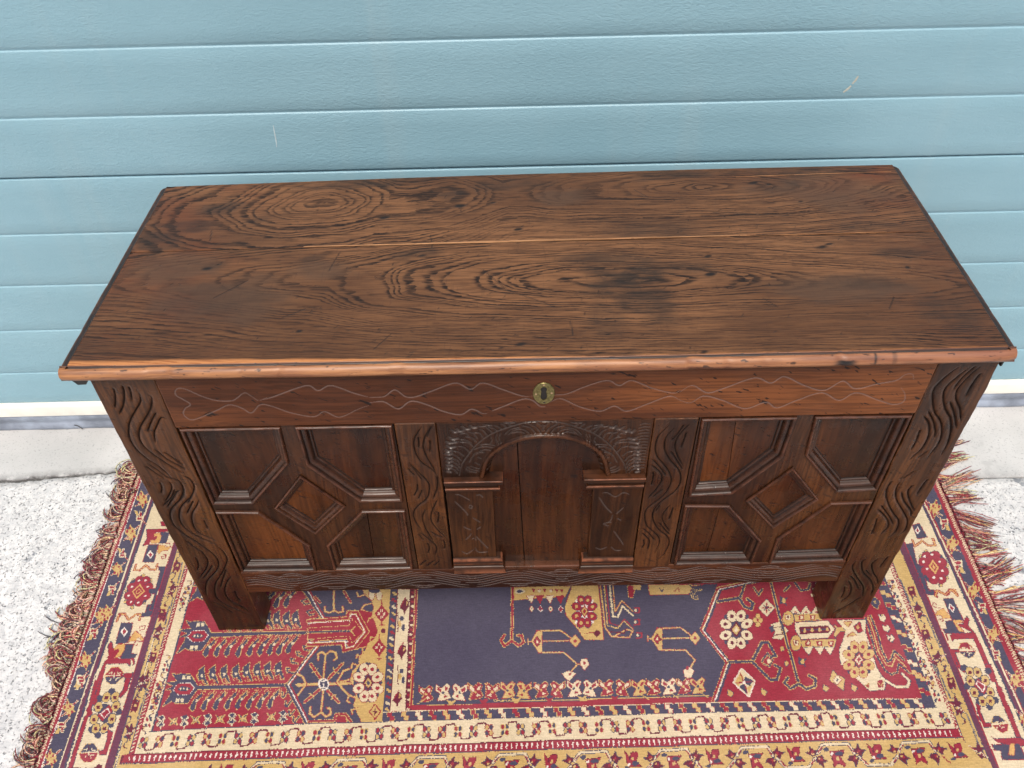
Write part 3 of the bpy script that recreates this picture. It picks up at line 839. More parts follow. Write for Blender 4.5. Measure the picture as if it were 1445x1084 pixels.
PANELS = [
    dict(rect=(-521.5, -208.5, 192.5, 563), fields=[
        ([(-519.5, 562), (-372, 562), (-376, 481), (-453, 385.5), (-519.5, 386)], []),
        ([(-520, 368), (-450, 365), (-384, 270), (-387, 194.5), (-520.5, 195)], []),
        ([(-351, 561.5), (-209.5, 561.5), (-212.5, 384.5), (-282, 385), (-351, 477)], []),
        ([(-283, 362), (-212.5, 362), (-216, 194), (-357, 193.5), (-357, 269)], [((-279, 345), (-285, 205), 1.3)])],
        dia=[(-365, 453), (-306.5, 374), (-369, 301), (-423, 373)]),
    dict(rect=(238.5, 547.5, 188.5, 562.5), fields=[
        ([(240, 561.5), (379, 561.5), (377, 474), (314, 387), (244, 383)], [((295, 560), (308, 380), 0.9)]),
        ([(241.5, 361), (315, 358), (386, 260), (382.5, 190.5), (244, 191.5)], [((305, 350), (303, 190), 0.8)]),
        ([(404, 561.5), (546, 560.5), (544.5, 390), (479.5, 386), (409, 476)], []),
        ([(478, 360), (546, 361), (546, 194), (411, 190), (410, 263)], [])],
        dia=[(397.5, 449), (457, 369), (398, 293), (339, 368)]),
]
for i, pd in enumerate(PANELS):
    x0, x1, z0, z1 = pd['rect']
    pan = plate([(x0, z0), (x1, z0), (x1, z1), (x0, z1)], [ccw(f) for f, c in pd['fields']] + [ccw(pd['dia'])], FY + 0.0026, 'framed_panel', OAK_V, chest)
    for k, (f, c) in enumerate(pd['fields']):
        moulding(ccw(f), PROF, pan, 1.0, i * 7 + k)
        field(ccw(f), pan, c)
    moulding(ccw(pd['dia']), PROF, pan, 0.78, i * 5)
    q = inset(ccw(pd['dia']), 14.2)
    obj('field_board', [(c[0] / 1000, FY + 0.0111, c[1] / 1000) for c in q], [tuple(range(len(q)))], OAK_FIELD, pan)

# --- centre panel: carved arch over a sunk field, pilasters with capitals and bases
AX, AZ = 14.0, 436.0
SPAN = [q for q in (
    [(165, 345), (210, 375), (320, 360)], [(165, 400), (220, 430), (300, 420)], [(195, 290), (250, 325), (330, 315)], [(235, 205), (280, 235), (330, 225)], [(300, 190), (350, 225), (400, 215)], [(370, 160), (420, 195), (475, 195)], [(470, 150), (510, 175), (560, 175)],
    [(160, 460), (200, 480), (240, 470)], [(160, 505), (210, 520), (250, 510)], [(170, 555), (210, 570), (250, 565)], [(175, 600), (210, 618), (250, 605)], [(175, 650), (220, 660), (250, 655)], [(175, 688), (205, 698), (240, 690)], [(180, 730), (230, 742)])]
FEATH = [q for q in (
    [(330, 360), (450, 370), (520, 420)], [(310, 410), (400, 430), (460, 480), (480, 510)], [(250, 475), (330, 490), (400, 540)], [(240, 515), (320, 550), (370, 600)], [(240, 570), (320, 600), (350, 650)], [(245, 615), (310, 640), (345, 690)], [(240, 660), (300, 680), (330, 720)], [(240, 700), (290, 720), (320, 760)],
    [(410, 290), (500, 310), (560, 360)], [(440, 225), (530, 260), (575, 320)], [(500, 240), (600, 250), (650, 310)], [(590, 190), (650, 220), (700, 280)], [(680, 170), (730, 210), (760, 240)], [(700, 165), (780, 190), (820, 220)], [(780, 145), (850, 175), (880, 200)], [(870, 125), (920, 150), (940, 180)],
    [(960, 130), (1000, 150)], [(550, 150), (620, 165), (700, 155)], [(640, 140), (760, 150)], [(350, 260), (420, 250), (460, 280)], [(340, 330), (420, 335), (500, 380)], [(900, 115), (990, 118), (1060, 112)])]
SCROLL = [q for q in (
    [(590, 400), (700, 390), (810, 410)], [(520, 460), (640, 420), (780, 430)], [(560, 520), (650, 460), (760, 470)], [(420, 690), (470, 730), (560, 750)], [(430, 670), (500, 710), (590, 730)], [(480, 660), (540, 690), (600, 700)], [(540, 620), (600, 650)], [(570, 550), (620, 570)], [(500, 560), (560, 500), (660, 490)], [(470, 620), (500, 560)],
    [(740, 290), (760, 340), (740, 375)], [(830, 250), (810, 320), (850, 390)], [(870, 240), (850, 310), (880, 380)], [(960, 270), (1050, 210), (1150, 200), (1240, 250)], [(1000, 250), (1100, 230), (1180, 250)], [(1130, 150), (1250, 180), (1320, 250)], [(1210, 120), (1330, 180), (1380, 240)], [(1330, 110), (1390, 160)], [(920, 270), (1000, 200), (1120, 170)], [(1420, 130), (1425, 220)])]
OUT_A = [(345, 785), (370, 660), (430, 560), (560, 400), (750, 260), (950, 180), (1150, 120), (1300, 100), (1427, 97)]
IN_A = [(628, 795), (680, 610), (780, 478), (950, 372), (1150, 302), (1300, 277), (1427, 271)]


def both(q): return [sheet('AL', q), sheet('AR', [(1427 - a, b) for a, b in q])]


def arch_cut(X, Z, D, G):
    inn = np.array(sheet('AL', IN_A)); inn = np.concatenate([inn, np.stack([2 * AX - inn[::-1, 0], inn[::-1, 1]], -1)])
    c = curve(inn)
    best = np.full(X.shape, 1e9)
    for k in range(0, len(c) - 1, 1):
        best = np.minimum(best, (X - c[k, 0]) ** 2 + (Z - c[k, 1]) ** 2)
    dist = np.sqrt(best)
    ztop = np.interp(X, c[:, 0], c[:, 1], left=0, right=0)
    inside = (Z < ztop)
    sd_ = np.where(inside, dist, -dist)           # positive = under the arch
    D += np.where(sd_ > 2.2, 10.0 * ss(2.2, 13.0, sd_) + 14.0 * ss(12.0, 15.0, sd_), 0)
    bead = np.sqrt(np.clip(1 - ((sd_ - 0.4) / 4.2) ** 2, 0, 1))
    for q in SPAN:
        for s in both(q): gouge(X, Z, D, G, s, 3.0, 2.8, True, 0.7)
    for q in FEATH:
        for s in both(q): gouge(X, Z, D, G, s, 1.6, 1.9, True, 0.6)
    for q in SCROLL:
        for s in both(q): gouge(X, Z, D, G, s, 1.4, 1.7, True, 0.6)
    for s in both(OUT_A): gouge(X, Z, D, G, s, 1.3, 1.6, False, 0.8)
    for z in np.arange(452, 556, 6.5):            # second row of short cuts by the right stile
        gouge(X, Z, D, G, [(150, z), (158, z + 2.5), (167, z + 2)], 1.5, 1.3, True, 0.6)
    for k in range(26):                           # nicks round the soffit
        a = math.pi * (0.06 + 0.88 * k / 25)
        p0 = (AX - 93 * math.cos(a), AZ + 90 * math.sin(a)); p1 = (AX - 86 * math.cos(a + .05), AZ + 83 * math.sin(a + .05))
        gouge(X, Z, D, G, [p0, ((p0[0] + p1[0]) / 2 + 1, (p0[1] + p1[1]) / 2), p1], 1.5, 6, True, 0.8)
    on = bead > 0
    D[on] = np.minimum(D[on], 1.0) - 5.0 * bead[on]
    G[on] = 0
    return np.where(bead > 0.7, 0.2, 0)


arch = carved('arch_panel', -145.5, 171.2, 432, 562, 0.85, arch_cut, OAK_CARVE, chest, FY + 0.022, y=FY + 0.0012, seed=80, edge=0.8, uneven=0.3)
bd = [(-84, 190), (112, 190), (112, 548), (-84, 548)]
for q in split_poly([np.array(w, float) for w in bd], (-28.5, 520), (-19, 180), 1.7):
    obj('field_board', [(c[0] / 1000, FY + 0.0108 + 0.0004 * (c[0] < -25), c[1] / 1000) for c in q], [tuple(range(len(q)))], OAK_FIELD, arch)
PIL_L = [('PiL', q) for q in ([(175, 150), (240, 160), (345, 215)], [(170, 225), (300, 350), (320, 390)], [(415, 160), (460, 155), (490, 180)], [(375, 410), (420, 440), (460, 465)], [(275, 515), (310, 535), (350, 550)], [(425, 550), (465, 520)], [(360, 590), (345, 620), (300, 660)],
         [(410, 620), (480, 690), (550, 760)], [(250, 790), (310, 820), (385, 775)], [(405, 750), (440, 800), (550, 800)], [(365, 655), (395, 645), (415, 665)], [(335, 290), (350, 272), (370, 285), (362, 308), (338, 300)])]
PIL_R = [('PiR', q) for q in ([(640, 135), (700, 130), (790, 175), (880, 130), (950, 150)], [(605, 180), (680, 290), (750, 360)], [(650, 480), (680, 495), (710, 505)], [(650, 478), (740, 465)], [(770, 560), (850, 670), (880, 720)], [(560, 750), (620, 770), (690, 745)], [(740, 740), (790, 780), (860, 780)], [(810, 420), (850, 440)], [(800, 370), (880, 300)], [(760, 380), (740, 440), (700, 470)])]


def loft(name, secs, parent, mat, side, x_out, x_in, back):
    """stepped block: secs = (z, projection, worn); mitred round its inner end, cut square at the outer"""
    V = []; F = []; W = []
    for z, p, w in secs:
        xi = x_in + side * p * 0.95
        V += [(x_out / 1000, back, z / 1000), (x_out / 1000, FY - p / 1000, z / 1000), (xi / 1000, FY - p / 1000, z / 1000), (xi / 1000, back, z / 1000)]
        W += [w] * 4
    n = len(secs)
    for i in range(n - 1):
        a = 4 * i
        for j in range(4):
            b = (j + 1) % 4
            q = (a + j, a + b, a + 4 + b, a + 4 + j)
            F.append(q if side > 0 else q[::-1])
    F.append((0, 1, 2, 3)[::-1] if side > 0 else (0, 1, 2, 3)); F.append(tuple(4 * n - 4 + k for k in ((0, 1, 2, 3) if side > 0 else (3, 2, 1, 0))))
    o = obj(name, V, F, mat, parent, False, None, dict(worn=W))
    bm = bmesh.new(); bm.from_mesh(o.data); bmesh.ops.recalc_face_normals(bm, faces=bm.faces); bm.to_mesh(o.data); bm.free()
    return o


for side, xo, xi, zl, dz in ((1, -143.0, -69.0, 0, 0), (-1, 170.0, 91.5, -7, -6)):
    a, b = min(xo, xi), max(xo, xi)
    pl = carved('pilaster', a, b, 222 + dz, 418, 0.9, cut_lines(PIL_L if side > 0 else PIL_R, 1.35, 1.5, 0.8), OAK_PIL, arch, FY + 0.014, y=FY + 0.001, seed=90 + side, edge=0.9)
    loft('capital', [(411, 0, 0), (411.3, 4.4, 0), (415.4, 4.8, 0), (416.6, 4.4, .9), (417.1, 3.4, .4), (417.6, 0.6, 0), (427, 1.0, 0), (430.5, 5.0, 0), (431.6, 9.2, 0), (438.6, 10.0, 0), (439.8, 9.6, .9), (440.3, 8.6, .2), (440.7, -8, 0)], arch, OAK_CAP, side, xo, xi + side * 8, FY + 0.014)
    loft('plinth', [(z + dz, p, w) for z, p, w in ((191.5, 10.5, 0), (193.4, 11.4, .1), (194.4, 11.4, .6), (205, 8.6, .0), (207.5, 7.4, .1), (208.5, 6.0, 0), (210, 6.0, 0), (212, 6.4, .1), (216, 6.2, .3), (217, 6.0, 0), (219, 5.5, 0), (222, 6.0, .5), (225.5, 5.0, .7), (226.5, 1.0, 0), (226.8, -3, 0))], arch, OAK_CAP, side, xo, xi + side * 6, FY + 0.014)
v, f = box(-0.066, 0.088, FY - 0.0016, FY + 0.0139, 0.189, 0.1975, 0.0012)
obj('sill_strip', v, f, OAK_MOULD, arch, attrs=dict(worn=[0.8 if q[2] > 0.195 and q[1] < FY + 0.001 else 0.1 for q in v]))

# --- escutcheon on the top rail: oval plate, keyhole, four pins
bm = bmesh.new()
n = 40
ex, ez = 10.6, 620.0
KH = [(-4.4, 6.4), (-4.6, 9.6), (-2.8, 12.4), (0, 13.3), (2.8, 12.4), (4.5, 9.6), (4.2, 6.2), (3.4, 3.4), (4.2, -1), (4.6, -7), (4.2, -9.6), (1.5, -12.2), (-1.5, -12.2), (-4.2, -9.6), (-4.5, -7), (-4.2, -1), (-3.5, 3.4)]
out = [(15.4 * math.cos(2 * math.pi * k / n), 20.6 * math.sin(2 * math.pi * k / n)) for k in range(n)]
loops = [[Vector((a * .955, b * .965, 0)) for a, b in out], [Vector((a, b, 0)) for a, b in KH]]
tris = geometry.tessellate_polygon(loops)
flat = [q for l in loops for q in l]
V = [((ex + q.x) / 1000, FY - 0.0021, (ez + q.y) / 1000) for q in flat]
F = []
for t in tris:
    a, b, c = (flat[i] for i in t)
    F.append(t if (b - a).cross(c - a).z > 0 else (t[0], t[2], t[1]))
b0 = len(V)
V += [((ex + a) / 1000, FY - 0.0012, (ez + b) / 1000) for a, b in out] + [((ex + a) / 1000, FY + 0.0012, (ez + b) / 1000) for a, b in out]
F += [(k, b0 + k, b0 + (k + 1) % n, (k + 1) % n) for k in range(n)] + [(b0 + k, b0 + n + k, b0 + n + (k + 1) % n, b0 + (k + 1) % n) for k in range(n)]
k0 = n; b1 = len(V)
V += [((ex + a) / 1000, FY - 0.0002, (ez + b) / 1000) for a, b in KH]
m = len(KH)
F += [(k0 + k, k0 + (k + 1) % m, b1 + (k + 1) % m, b1 + k) for k in range(m)]
esc = obj('escutcheon', V, F, BRASS, top_rail)
obj('keyhole', [((ex + a * 1.02) / 1000, FY - 0.0006, (ez + b * 1.02) / 1000) for a, b in KH], [tuple(range(m))[::-1]], DARK, top_rail)
for a, b, mt in ((0.0, 16.6, BRASS_BRIGHT), (11.0, 1.0, BRASS_BRIGHT), (-11.0, -0.4, BRASS_BRIGHT), (0.8, -17.2, DARK)):
    V = [((ex + a + 1.7 * math.cos(t)) / 1000, FY - 0.0021, (ez + b + 1.5 * math.sin(t)) / 1000) for t in [2 * math.pi * k / 8 for k in range(8)]] + [((ex + a) / 1000, FY - 0.0028, (ez + b) / 1000)]
    obj('pin', V, [(k, (k + 1) % 8, 8) for k in range(8)], mt, top_rail, True)

# --- carcass behind
for x0, x1 in ((-0.600, -0.588), (0.607, 0.619)):
    v, f = box(x0, x1, FY + 0.056, 0.393, 0.135, 0.655, 0.001)
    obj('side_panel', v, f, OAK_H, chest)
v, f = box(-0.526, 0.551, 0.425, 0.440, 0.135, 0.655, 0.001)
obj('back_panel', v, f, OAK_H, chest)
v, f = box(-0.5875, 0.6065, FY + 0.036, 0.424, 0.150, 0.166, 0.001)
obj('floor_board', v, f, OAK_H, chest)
# ------------------------------------------------------------------ lid: moulded edge all round the front and ends, two wide planks
def lid_z(x, y):
    x = np.clip(x, -0.65, 0.65) if isinstance(x, np.ndarray) else max(-0.65, min(0.65, x))
    q = 1 - (x / 0.65) ** 2
    return HZ + (y / LD) * (0.0061 + 0.0063 * x / 0.65 + 0.0035 * q) - 0.0026 * q * (1 - y / LD)


# profile: (distance in from the nose, height below the top, worn, groove)
EDGE_F = [(13.6, -0.2, 0, 0), (12.9, -0.4, .5, 0), (12.5, -1.2, .1, .6), (12.0, -3.0, 0, 1), (10.9, -3.3, 0, 1), (10.3, -2.2, .3, .5), (8.6, -1.9, .6, 0), (6.4, -2.4, .8, 0), (4.2, -3.6, .95, 0), (2.2, -5.6, 1, 0), (0.8, -8.2, 1, 0), (0.1, -10.8, .8, 0), (0.3, -13.4, .6, 0), (1.4, -15.8, .45, 0), (3.4, -18.2, .3, 0), (6.5, -20.4, .1, 0), (10, -23.0, 0, 0)]
EDGE_S = [(13.6, -0.2, 0, .2), (13.0, -0.5, .2, .2), (12.3, -2.4, 0, .9), (11.0, -4.0, 0, 1), (7.8, -4.2, 0, 1), (6.4, -3.4, 0, .9), (5.2, -2.8, 0, .5), (4.0, -3.0, .15, .2), (2.6, -4.0, .25, .1), (1.4, -6.0, .25, .1), (0.6, -8.6, .15, .2), (0.1, -10.8, .1, .3), (0.3, -13.4, 0, .3), (1.4, -15.8, 0, .4), (3.4, -18.2, 0, .4), (6.5, -20.4, 0, .5), (10, -23.0, 0, .5)]
m = len(EDGE_F)
YN = -0.008                                     # nose line of the front edge


def hwid(y): return 0.643 + 0.010 * y / LD


hw = hwid(0)
path = []
RB = 0.009
for y in np.linspace(LD - RB, YN, 60): path.append((hwid(y), y, -1, 0, 1.0))
path[-1] = (hwid(YN), YN, -1, 1, 0.5)
for x in np.linspace(hwid(YN), -hwid(YN), 430)[1:-1]: path.append((x, YN, 0, 1, 0.0))
path.append((-hwid(YN), YN, 1, 1, 0.5))
for y in np.linspace(YN, LD - RB, 60)[1:]: path.append((-hwid(y), y, 1, 0, 1.0))
hb = hwid(LD)
path = [(hb - 0.010, LD, -0.3, 0, 1.0), (hb - 0.003, LD - 0.003, -0.7, 0, 1.0)] + path + [(-hb + 0.003, LD - 0.003, 0.7, 0, 1.0), (-hb + 0.010, LD, 0.3, 0, 1.0)]
co = np.zeros((len(path), m, 3)); wr = np.zeros((len(path), m)); gr = np.zeros((len(path), m))
for i, (x, y, nx_, ny_, side) in enumerate(path):
    run = x * (1 - abs(nx_)) + y
    dent = 0.0007 * float(vnoise(np.array([run * 14]), np.array([3.0 + side]), 91, 3)[0])
    chip = max(0.0, float(vnoise(np.array([run * 40]), np.array([7.0 + side]), 92, 2)[0]) - 0.45) * 0.004
    corner = math.exp(-min(abs(x - hw) + y - YN, abs(x + hw) + y - YN) / 0.006) * 0.0035
    for j in range(m):
        a, b = EDGE_F[j], EDGE_S[j]
        d, h, w, g = (a[k] * (1 - side) + b[k] * side for k in range(4)) if side in (0.0, 1.0) else (a if j > 2 else b)
        prot = 1.0 if 4 < j < 14 else 0.0
        d = d / 1000 + (dent + chip + corner) * prot
        px_, py_ = x + nx_ * d, y + ny_ * d
        co[i, j] = (px_, py_, lid_z(px_, min(py_, LD)) + h / 1000)
        nick = max([math.exp(-((x - a) / b) ** 2) for a, b in ((0.4515, 0.0016), (0.4765, 0.0016))] + [0]) if side == 0 and 5 < j < 13 else 0.0
        if side == 0 and 9 < j < 14: nick = max(nick, math.exp(-((x - 0.412) / 0.014) ** 4))
        n_ = float(vnoise(np.array([run * 18]), np.array([j * 0.35]), 93, 3)[0])
        wr[i, j] = np.clip(w * (0.75 + 0.6 * n_), 0, 1); gr[i, j] = np.clip(g * (0.85 + 0.5 * n_) + 0.9 * max(0, n_ - 0.42) * (4 < j < 13) + nick, 0, 1)
N_ = Nodes('oak_lid_edge', 0.40)
cc = N_.coord()
sx = N_.noise(N_.vm('MULTIPLY', cc, (7.0, 120.0, 160.0)), 1.0, 4, 0.65)
big = N_.noise(N_.vm('MULTIPLY', cc, (4.0, 4.0, 30.0)), 1.0, 3, 0.6)
dk_ = N_.mix(N_.ramp(sx, 0.3, 0.7), (0.040, 0.015, 0.008), (0.120, 0.045, 0.019))
or_ = N_.mix(N_.ramp(sx, 0.32, 0.66), (0.150, 0.056, 0.023), (0.39, 0.178, 0.072))
or_ = N_.mix(N_.ramp(big, 0.48, 0.66, 0, 0.5), or_, (0.19, 0.070, 0.036))
xs_ = N_.n('SeparateXYZ', i_0=cc).outputs[0]
or_ = N_.mix(N_.ramp(xs_, 0.05, 0.60, 0.0, 0.55), or_, (0.24, 0.095, 0.055))
cl = N_.mix(N_.ramp(N_.attr('worn'), 0.05, 0.5), dk_, or_)
cl = N_.mix(N_.attr('groove'), cl, (0.013, 0.010, 0.010))
nk = N_.ramp(N_.noise(N_.vm('MULTIPLY', cc, (60.0, 160.0, 200.0)), 1.0, 2, 0.6), 0.62, 0.69, 0, 0.8)
cl = N_.mix(nk, cl, (0.020, 0.011, 0.010))
N_.color(cl)
N_.bump(N_.math('ADD', sx, N_.math('MULTIPLY', nk, -0.5)), 0.3, 0.001)
LIDEDGE = N_.m
me = grid_mesh('lid', co, m, len(path), LIDEDGE, attrs=dict(worn=wr, groove=gr), sharp=70, flip=True)
lid = link(bpy.data.objects.new('lid', me), chest)


def bump_at(X, Y, x, y, rx, ry, seed, ang=0.0):
    c, s = math.cos(ang), math.sin(ang)
    u = ((X - x) * c + (Y - y) * s) / rx; w = (-(X - x) * s + (Y - y) * c) / ry
    d = np.sqrt(u * u + w * w) + 0.55 * vnoise(X * 22, Y * 45, seed, 4)
    return ss(1.15, 0.35, d)


def line_at(X, Y, pts, w):
    b = np.full(X.shape, 9.0)
    for (x0, y0), (x1, y1) in zip(pts[:-1], pts[1:]):
        dx, dy = x1 - x0, y1 - y0
        t = np.clip(((X - x0) * dx + (Y - y0) * dy) / (dx * dx + dy * dy), 0, 1)
        b = np.minimum(b, np.hypot(X - x0 - t * dx, Y - y0 - t * dy))
    return np.clip(1.2 - b / w, 0, 1)


PITH = {0: ([-0.65, -0.3, 0.1, 0.65], [0.200, 0.198, 0.175, 0.140]), 1: ([-0.65, -0.50, -0.355, -0.20, 0.0, 0.65], [0.360, 0.385, 0.408, 0.400, 0.420, 0.430])}
DEPTH = {0: ([-0.65, -0.45, -0.30, -0.20, -0.08, 0.04, 0.16, 0.36, 0.65], [0.120, 0.102, 0.088, 0.066, 0.043, 0.026, 0.019, 0.034, 0.052]),
         1: ([-0.65, -0.56, -0.48, -0.41, -0.355, -0.31, -0.25, -0.14, -0.02, 0.08, 0.20, 0.30, 0.42, 0.65], [0.155, 0.120, 0.088, 0.040, 0.003, 0.030, 0.066, 0.058, 0.080, 0.050, 0.022, 0.010, 0.030, 0.060])}
SPACE = {0: ([-0.65, -0.1, 0.65], [0.0052, 0.0056, 0.0048]), 1: ([-0.65, -0.30, 0.0, 0.65], [0.0125, 0.0110, 0.0066, 0.0052])}


def ring_phase(k, X, Y):
    """ring number of every point of a plank: how the saw met the growth rings, with the wander of the real tree"""
    xw = X + 0.050 * vnoise(X * 4, Y * 9, 510 + k, 3)
    yy = Y + 0.015 * vnoise(X * 3.2, Y * 8, 520 + k, 3) + 0.0022 * vnoise(X * 16, Y * 40, 530 + k, 3)
    d = np.interp(xw, *DEPTH[k]) + (0.009, 0.014)[k] * vnoise(X * 5, Y * 10, 540 + k, 3)
    d = np.abs(d) + 0.002
    dy = yy - np.interp(X, *PITH[k])
    p = np.sqrt(dy * dy + d * d) / np.interp(X, *SPACE[k]) + 1.0 * vnoise(X * 2.5, Y * 7, 550 + k, 2) + 0.45 * vnoise(X * 9, Y * 30, 555 + k, 2)
    return p + 1.5 * vnoise(p * 0.55, p * 0 + 3, 560 + k, 2)      # fat and lean years


SCRATCH = [[(-0.075, 0.205), (-0.04, 0.155), (0.03, 0.112)], [(-0.30, 0.26), (-0.31, 0.21)], [(-0.43, 0.19), (-0.47, 0.15)], [(0.33, 0.12), (0.345, 0.10)], [(-0.16, 0.30), (-0.155, 0.265)], [(-0.52, 0.33), (-0.515, 0.30)], [(0.18, 0.42), (0.20, 0.395)],
           [(0.05, 0.08), (0.052, 0.05)], [(-0.20, 0.06), (-0.22, 0.03)], [(0.42, 0.33), (0.30, 0.345)], [(0.50, 0.09), (0.515, 0.115)], [(-0.36, 0.10), (-0.33, 0.12)]]
KNOT = [(0.450, 0.2425, .014, .006), (0.462, 0.249, .008, .003), (-0.020, 0.034, .010, .004), (-0.047, 0.027, .006, .0025), (0.386, 0.432, .010, .004), (0.41, 0.425, .006, .003), (0.27, 0.225, .006, .003), (0.265, 0.180, .010, .005), (-0.02, 0.31, .008, .004), (-0.24, 0.355, .010, .005), (0.56, 0.185, .005, .004), (-0.33, 0.07, .005, .003),
        (0.10, 0.050, .007, .003), (-0.50, 0.225, .010, .005), (-0.485, 0.235, .006, .003), (0.225, 0.010, .008, .004), (-0.17, 0.245, .009, .004), (0.45, 0.37, .006, .003), (-0.115, 0.385, .012, .006), (-0.06, 0.392, .009, .004)]


def plank(k, y0, y1, seed):
    ex = 0.6365
    nx, ny = int(2 * ex / 0.002) + 1, int((y1 - y0) / 0.002) + 1
    X, Y = np.meshgrid(np.linspace(-ex, ex, nx), np.linspace(y0, y1, ny))
    X = X * (hwid(Y) - 0.0135) / ex
    e = np.minimum(Y - y0, y1 - Y)
    Z = lid_z(X, Y) + 0.0005 * vnoise(X * 7, Y * 12, seed, 3) - 0.0011 * (1 - np.sqrt(np.clip(1 - np.clip(1 - e / 0.0016, 0, 1) ** 2, 0, 1)))
    if k == 0: Z -= 0.0004
    stain = np.zeros_like(X)
    for i, (x, y, rx, ry, s, a) in enumerate([(0.145, 0.178, .080, .050, 1.0, 0), (0.160, 0.120, .050, .060, .75, .3), (0.115, 0.230, .090, .022, .7, 0), (0.24, 0.195, .060, .035, .55, 0), (0.10, 0.075, .03, .05, .45, 0), (0.19, 0.30, .10, .03, .55, 0), (-0.47, 0.155, .10, .055, .42, 0),
                                              (-0.49, 0.235, .030, .020, .6, 0), (-0.60, 0.30, .05, .05, .75, 0), (-0.53, 0.395, .05, .03, .75, .2), (-0.57, 0.345, .07, .022, .65, 0), (-0.30, 0.465, .12, .022, .85, 0), (-0.03, 0.445, .08, .02, .5, 0), (0.26, 0.465, .12, .018, .7, 0), (0.50, 0.465, .14, .02, .8, 0), (-0.18, 0.25, .05, .014, .6, .2),
                                              (-0.34, 0.245, .025, .010, .6, .3), (0.47, 0.15, .14, .02, .5, -.03), (0.585, 0.07, .05, .05, .55, 0), (0.42, 0.42, .06, .03, .55, 0), (0.57, 0.22, .05, .02, .5, 0), (-0.13, 0.42, .03, .015, .6, .4), (0.53, 0.30, .05, .02, .45, 0), (-0.45, 0.36, .03, .012, .5, .3)]):
        stain = np.maximum(stain, s * bump_at(X, Y, x, y, rx, ry, 200 + i, a))
    edge_d = np.clip(1 - (hwid(Y) - 0.0135 - np.abs(X)) / 0.05, 0, 1)
    stain = np.maximum(stain, 0.5 * edge_d * np.clip(0.4 + vnoise(X * 20, Y * 20, 301, 3), 0, 1))
    ruddy = np.clip(ss(-0.40, -0.60, X + 0.10 * vnoise(X * 9, Y * 14, 302, 3)) * 0.65 + ss(0.25, 0.60, X) * ss(0.33, 0.44, Y) * 0.7 + 0.35 * ss(0.45, 0.65, X), 0, 0.85) * np.clip(0.6 + 0.9 * vnoise(X * 12, Y * 22, 303, 3), 0, 1)
    worn = np.zeros_like(X)
    if k == 0:
        worn = ss(0.0175 - 0.010 * ss(-0.55, 0.0, X), 0.0115 - 0.005 * ss(-0.5, 0.0, X), Y + 0.0022 * vnoise(X * 25, Y * 200, 304, 3)) * (0.85 - 0.6 * ss(-0.1, 0.45, X))
    g = np.zeros_like(X)
    for i, (x, y, rx, ry) in enumerate(KNOT): g = np.maximum(g, bump_at(X, Y, x, y, rx, ry, 400 + i, 0.2))
    for q in SCRATCH: g = np.maximum(g, 0.75 * line_at(X, Y, q, 0.0013))
    r = random.Random(seed)
    for i in range(90):
        x, y, a = r.uniform(-ex, ex), r.uniform(y0, y1), r.gauss(0.5, 1.2)
        l = r.uniform(.002, .007)
        q = np.abs(X - x) + np.abs(Y - y) < 0.02
        if q.any(): g[q] = np.maximum(g[q], 0.7 * line_at(X[q], Y[q], [(x, y), (x + l * math.cos(a), y + l * math.sin(a))], 0.0011))
    phase = ring_phase(k, X, Y)
    dull = np.zeros_like(X)                        # handled, polished patches where the figure has gone cloudy
    for i, (x, y, rx, ry) in enumerate([(-0.46, 0.145, .13, .075), (-0.55, 0.22, .08, .05), (0.45, 0.14, .12, .05), (-0.33, 0.215, .07, .03), (0.52, 0.36, .10, .04)] if k == 0 else [(0.50, 0.40, .14, .06), (0.05, 0.40, .06, .03)]):
        dull = np.maximum(dull, bump_at(X, Y, x, y, rx, ry, 600 + i))
    def skirt(t):
        s = t.copy(); s[:, 2] -= 0.026; return s
    me = grid_mesh('lid_plank', np.stack([X, Y, Z], -1), nx, ny, OAK_LID, skirt, dict(stain=stain, ruddy=ruddy, worn=worn, groove=g, phase=phase, dull=dull), sharp=60)
    return link(bpy.data.objects.new('lid_plank', me), lid)


def seam(x): return 0.2775 - 0.0035 * math.exp(-((x - 0.02) / 0.35) ** 2) + 0.006 * max(0, x - 0.1)


plank(0, YN + 0.0134, 0.2755, 7)
plank(1, 0.2764, LD, 8)
# the fresh split edge that shows pale along the joint, and the crack by the far right corner
for name, pts, w, mt in (('split_edge', [(x, 0.2772 + 0.0003 * math.sin(x * 9)) for x in np.linspace(-0.36, 0.34, 60)], 0.0026, OAK_SPLIT), ('split_edge', [(x, 0.2762) for x in np.linspace(0.33, 0.56, 16)], 0.0006, OAK_SPLIT),
                         ('crack_line', [(0.36 + 0.27 * k / 14, 0.452 + 0.007 * (k / 14) - 0.003 * (k / 14 - .3) ** 2) for k in range(15)], 0.0003, OAK_SPLIT)):
    sliver(name, [(x, y, lid_z(x, y) + 0.0001) for x, y in pts], w, mt, lid, (0, 0, 1), 0.0006)
v, f = box(-hw + 0.012, hw - 0.012, YN + 0.011, LD, HZ - LT + 0.0015, HZ - 0.022)
obj('lid_underside', v, f, OAK_H, lid)
for x0, x1 in ((-0.6395, -0.6145), (0.6350, 0.6400)):
    bm = bmesh.new()
    pr = [(x0, HZ - LT + 0.001), (x0 + 0.002, HZ - LT - 0.010), (x0 + (x1 - x0) * .28, HZ - LT - 0.0175), (x0 + (x1 - x0) * .75, HZ - LT - 0.017), (x1 - 0.001, HZ - LT - 0.010), (x1, HZ - LT + 0.001)]
    V = [(a, y, b) for y in (0.011, 0.46) for a, b in pr]; n = len(pr)
    bm.free()
    obj('cleat', V, [tuple(range(n)), tuple(range(2 * n - 1, n - 1, -1))] + [(k, k + n, (k + 1) % n + n, (k + 1) % n) for k in range(n)], BLACK_WOOD, lid)
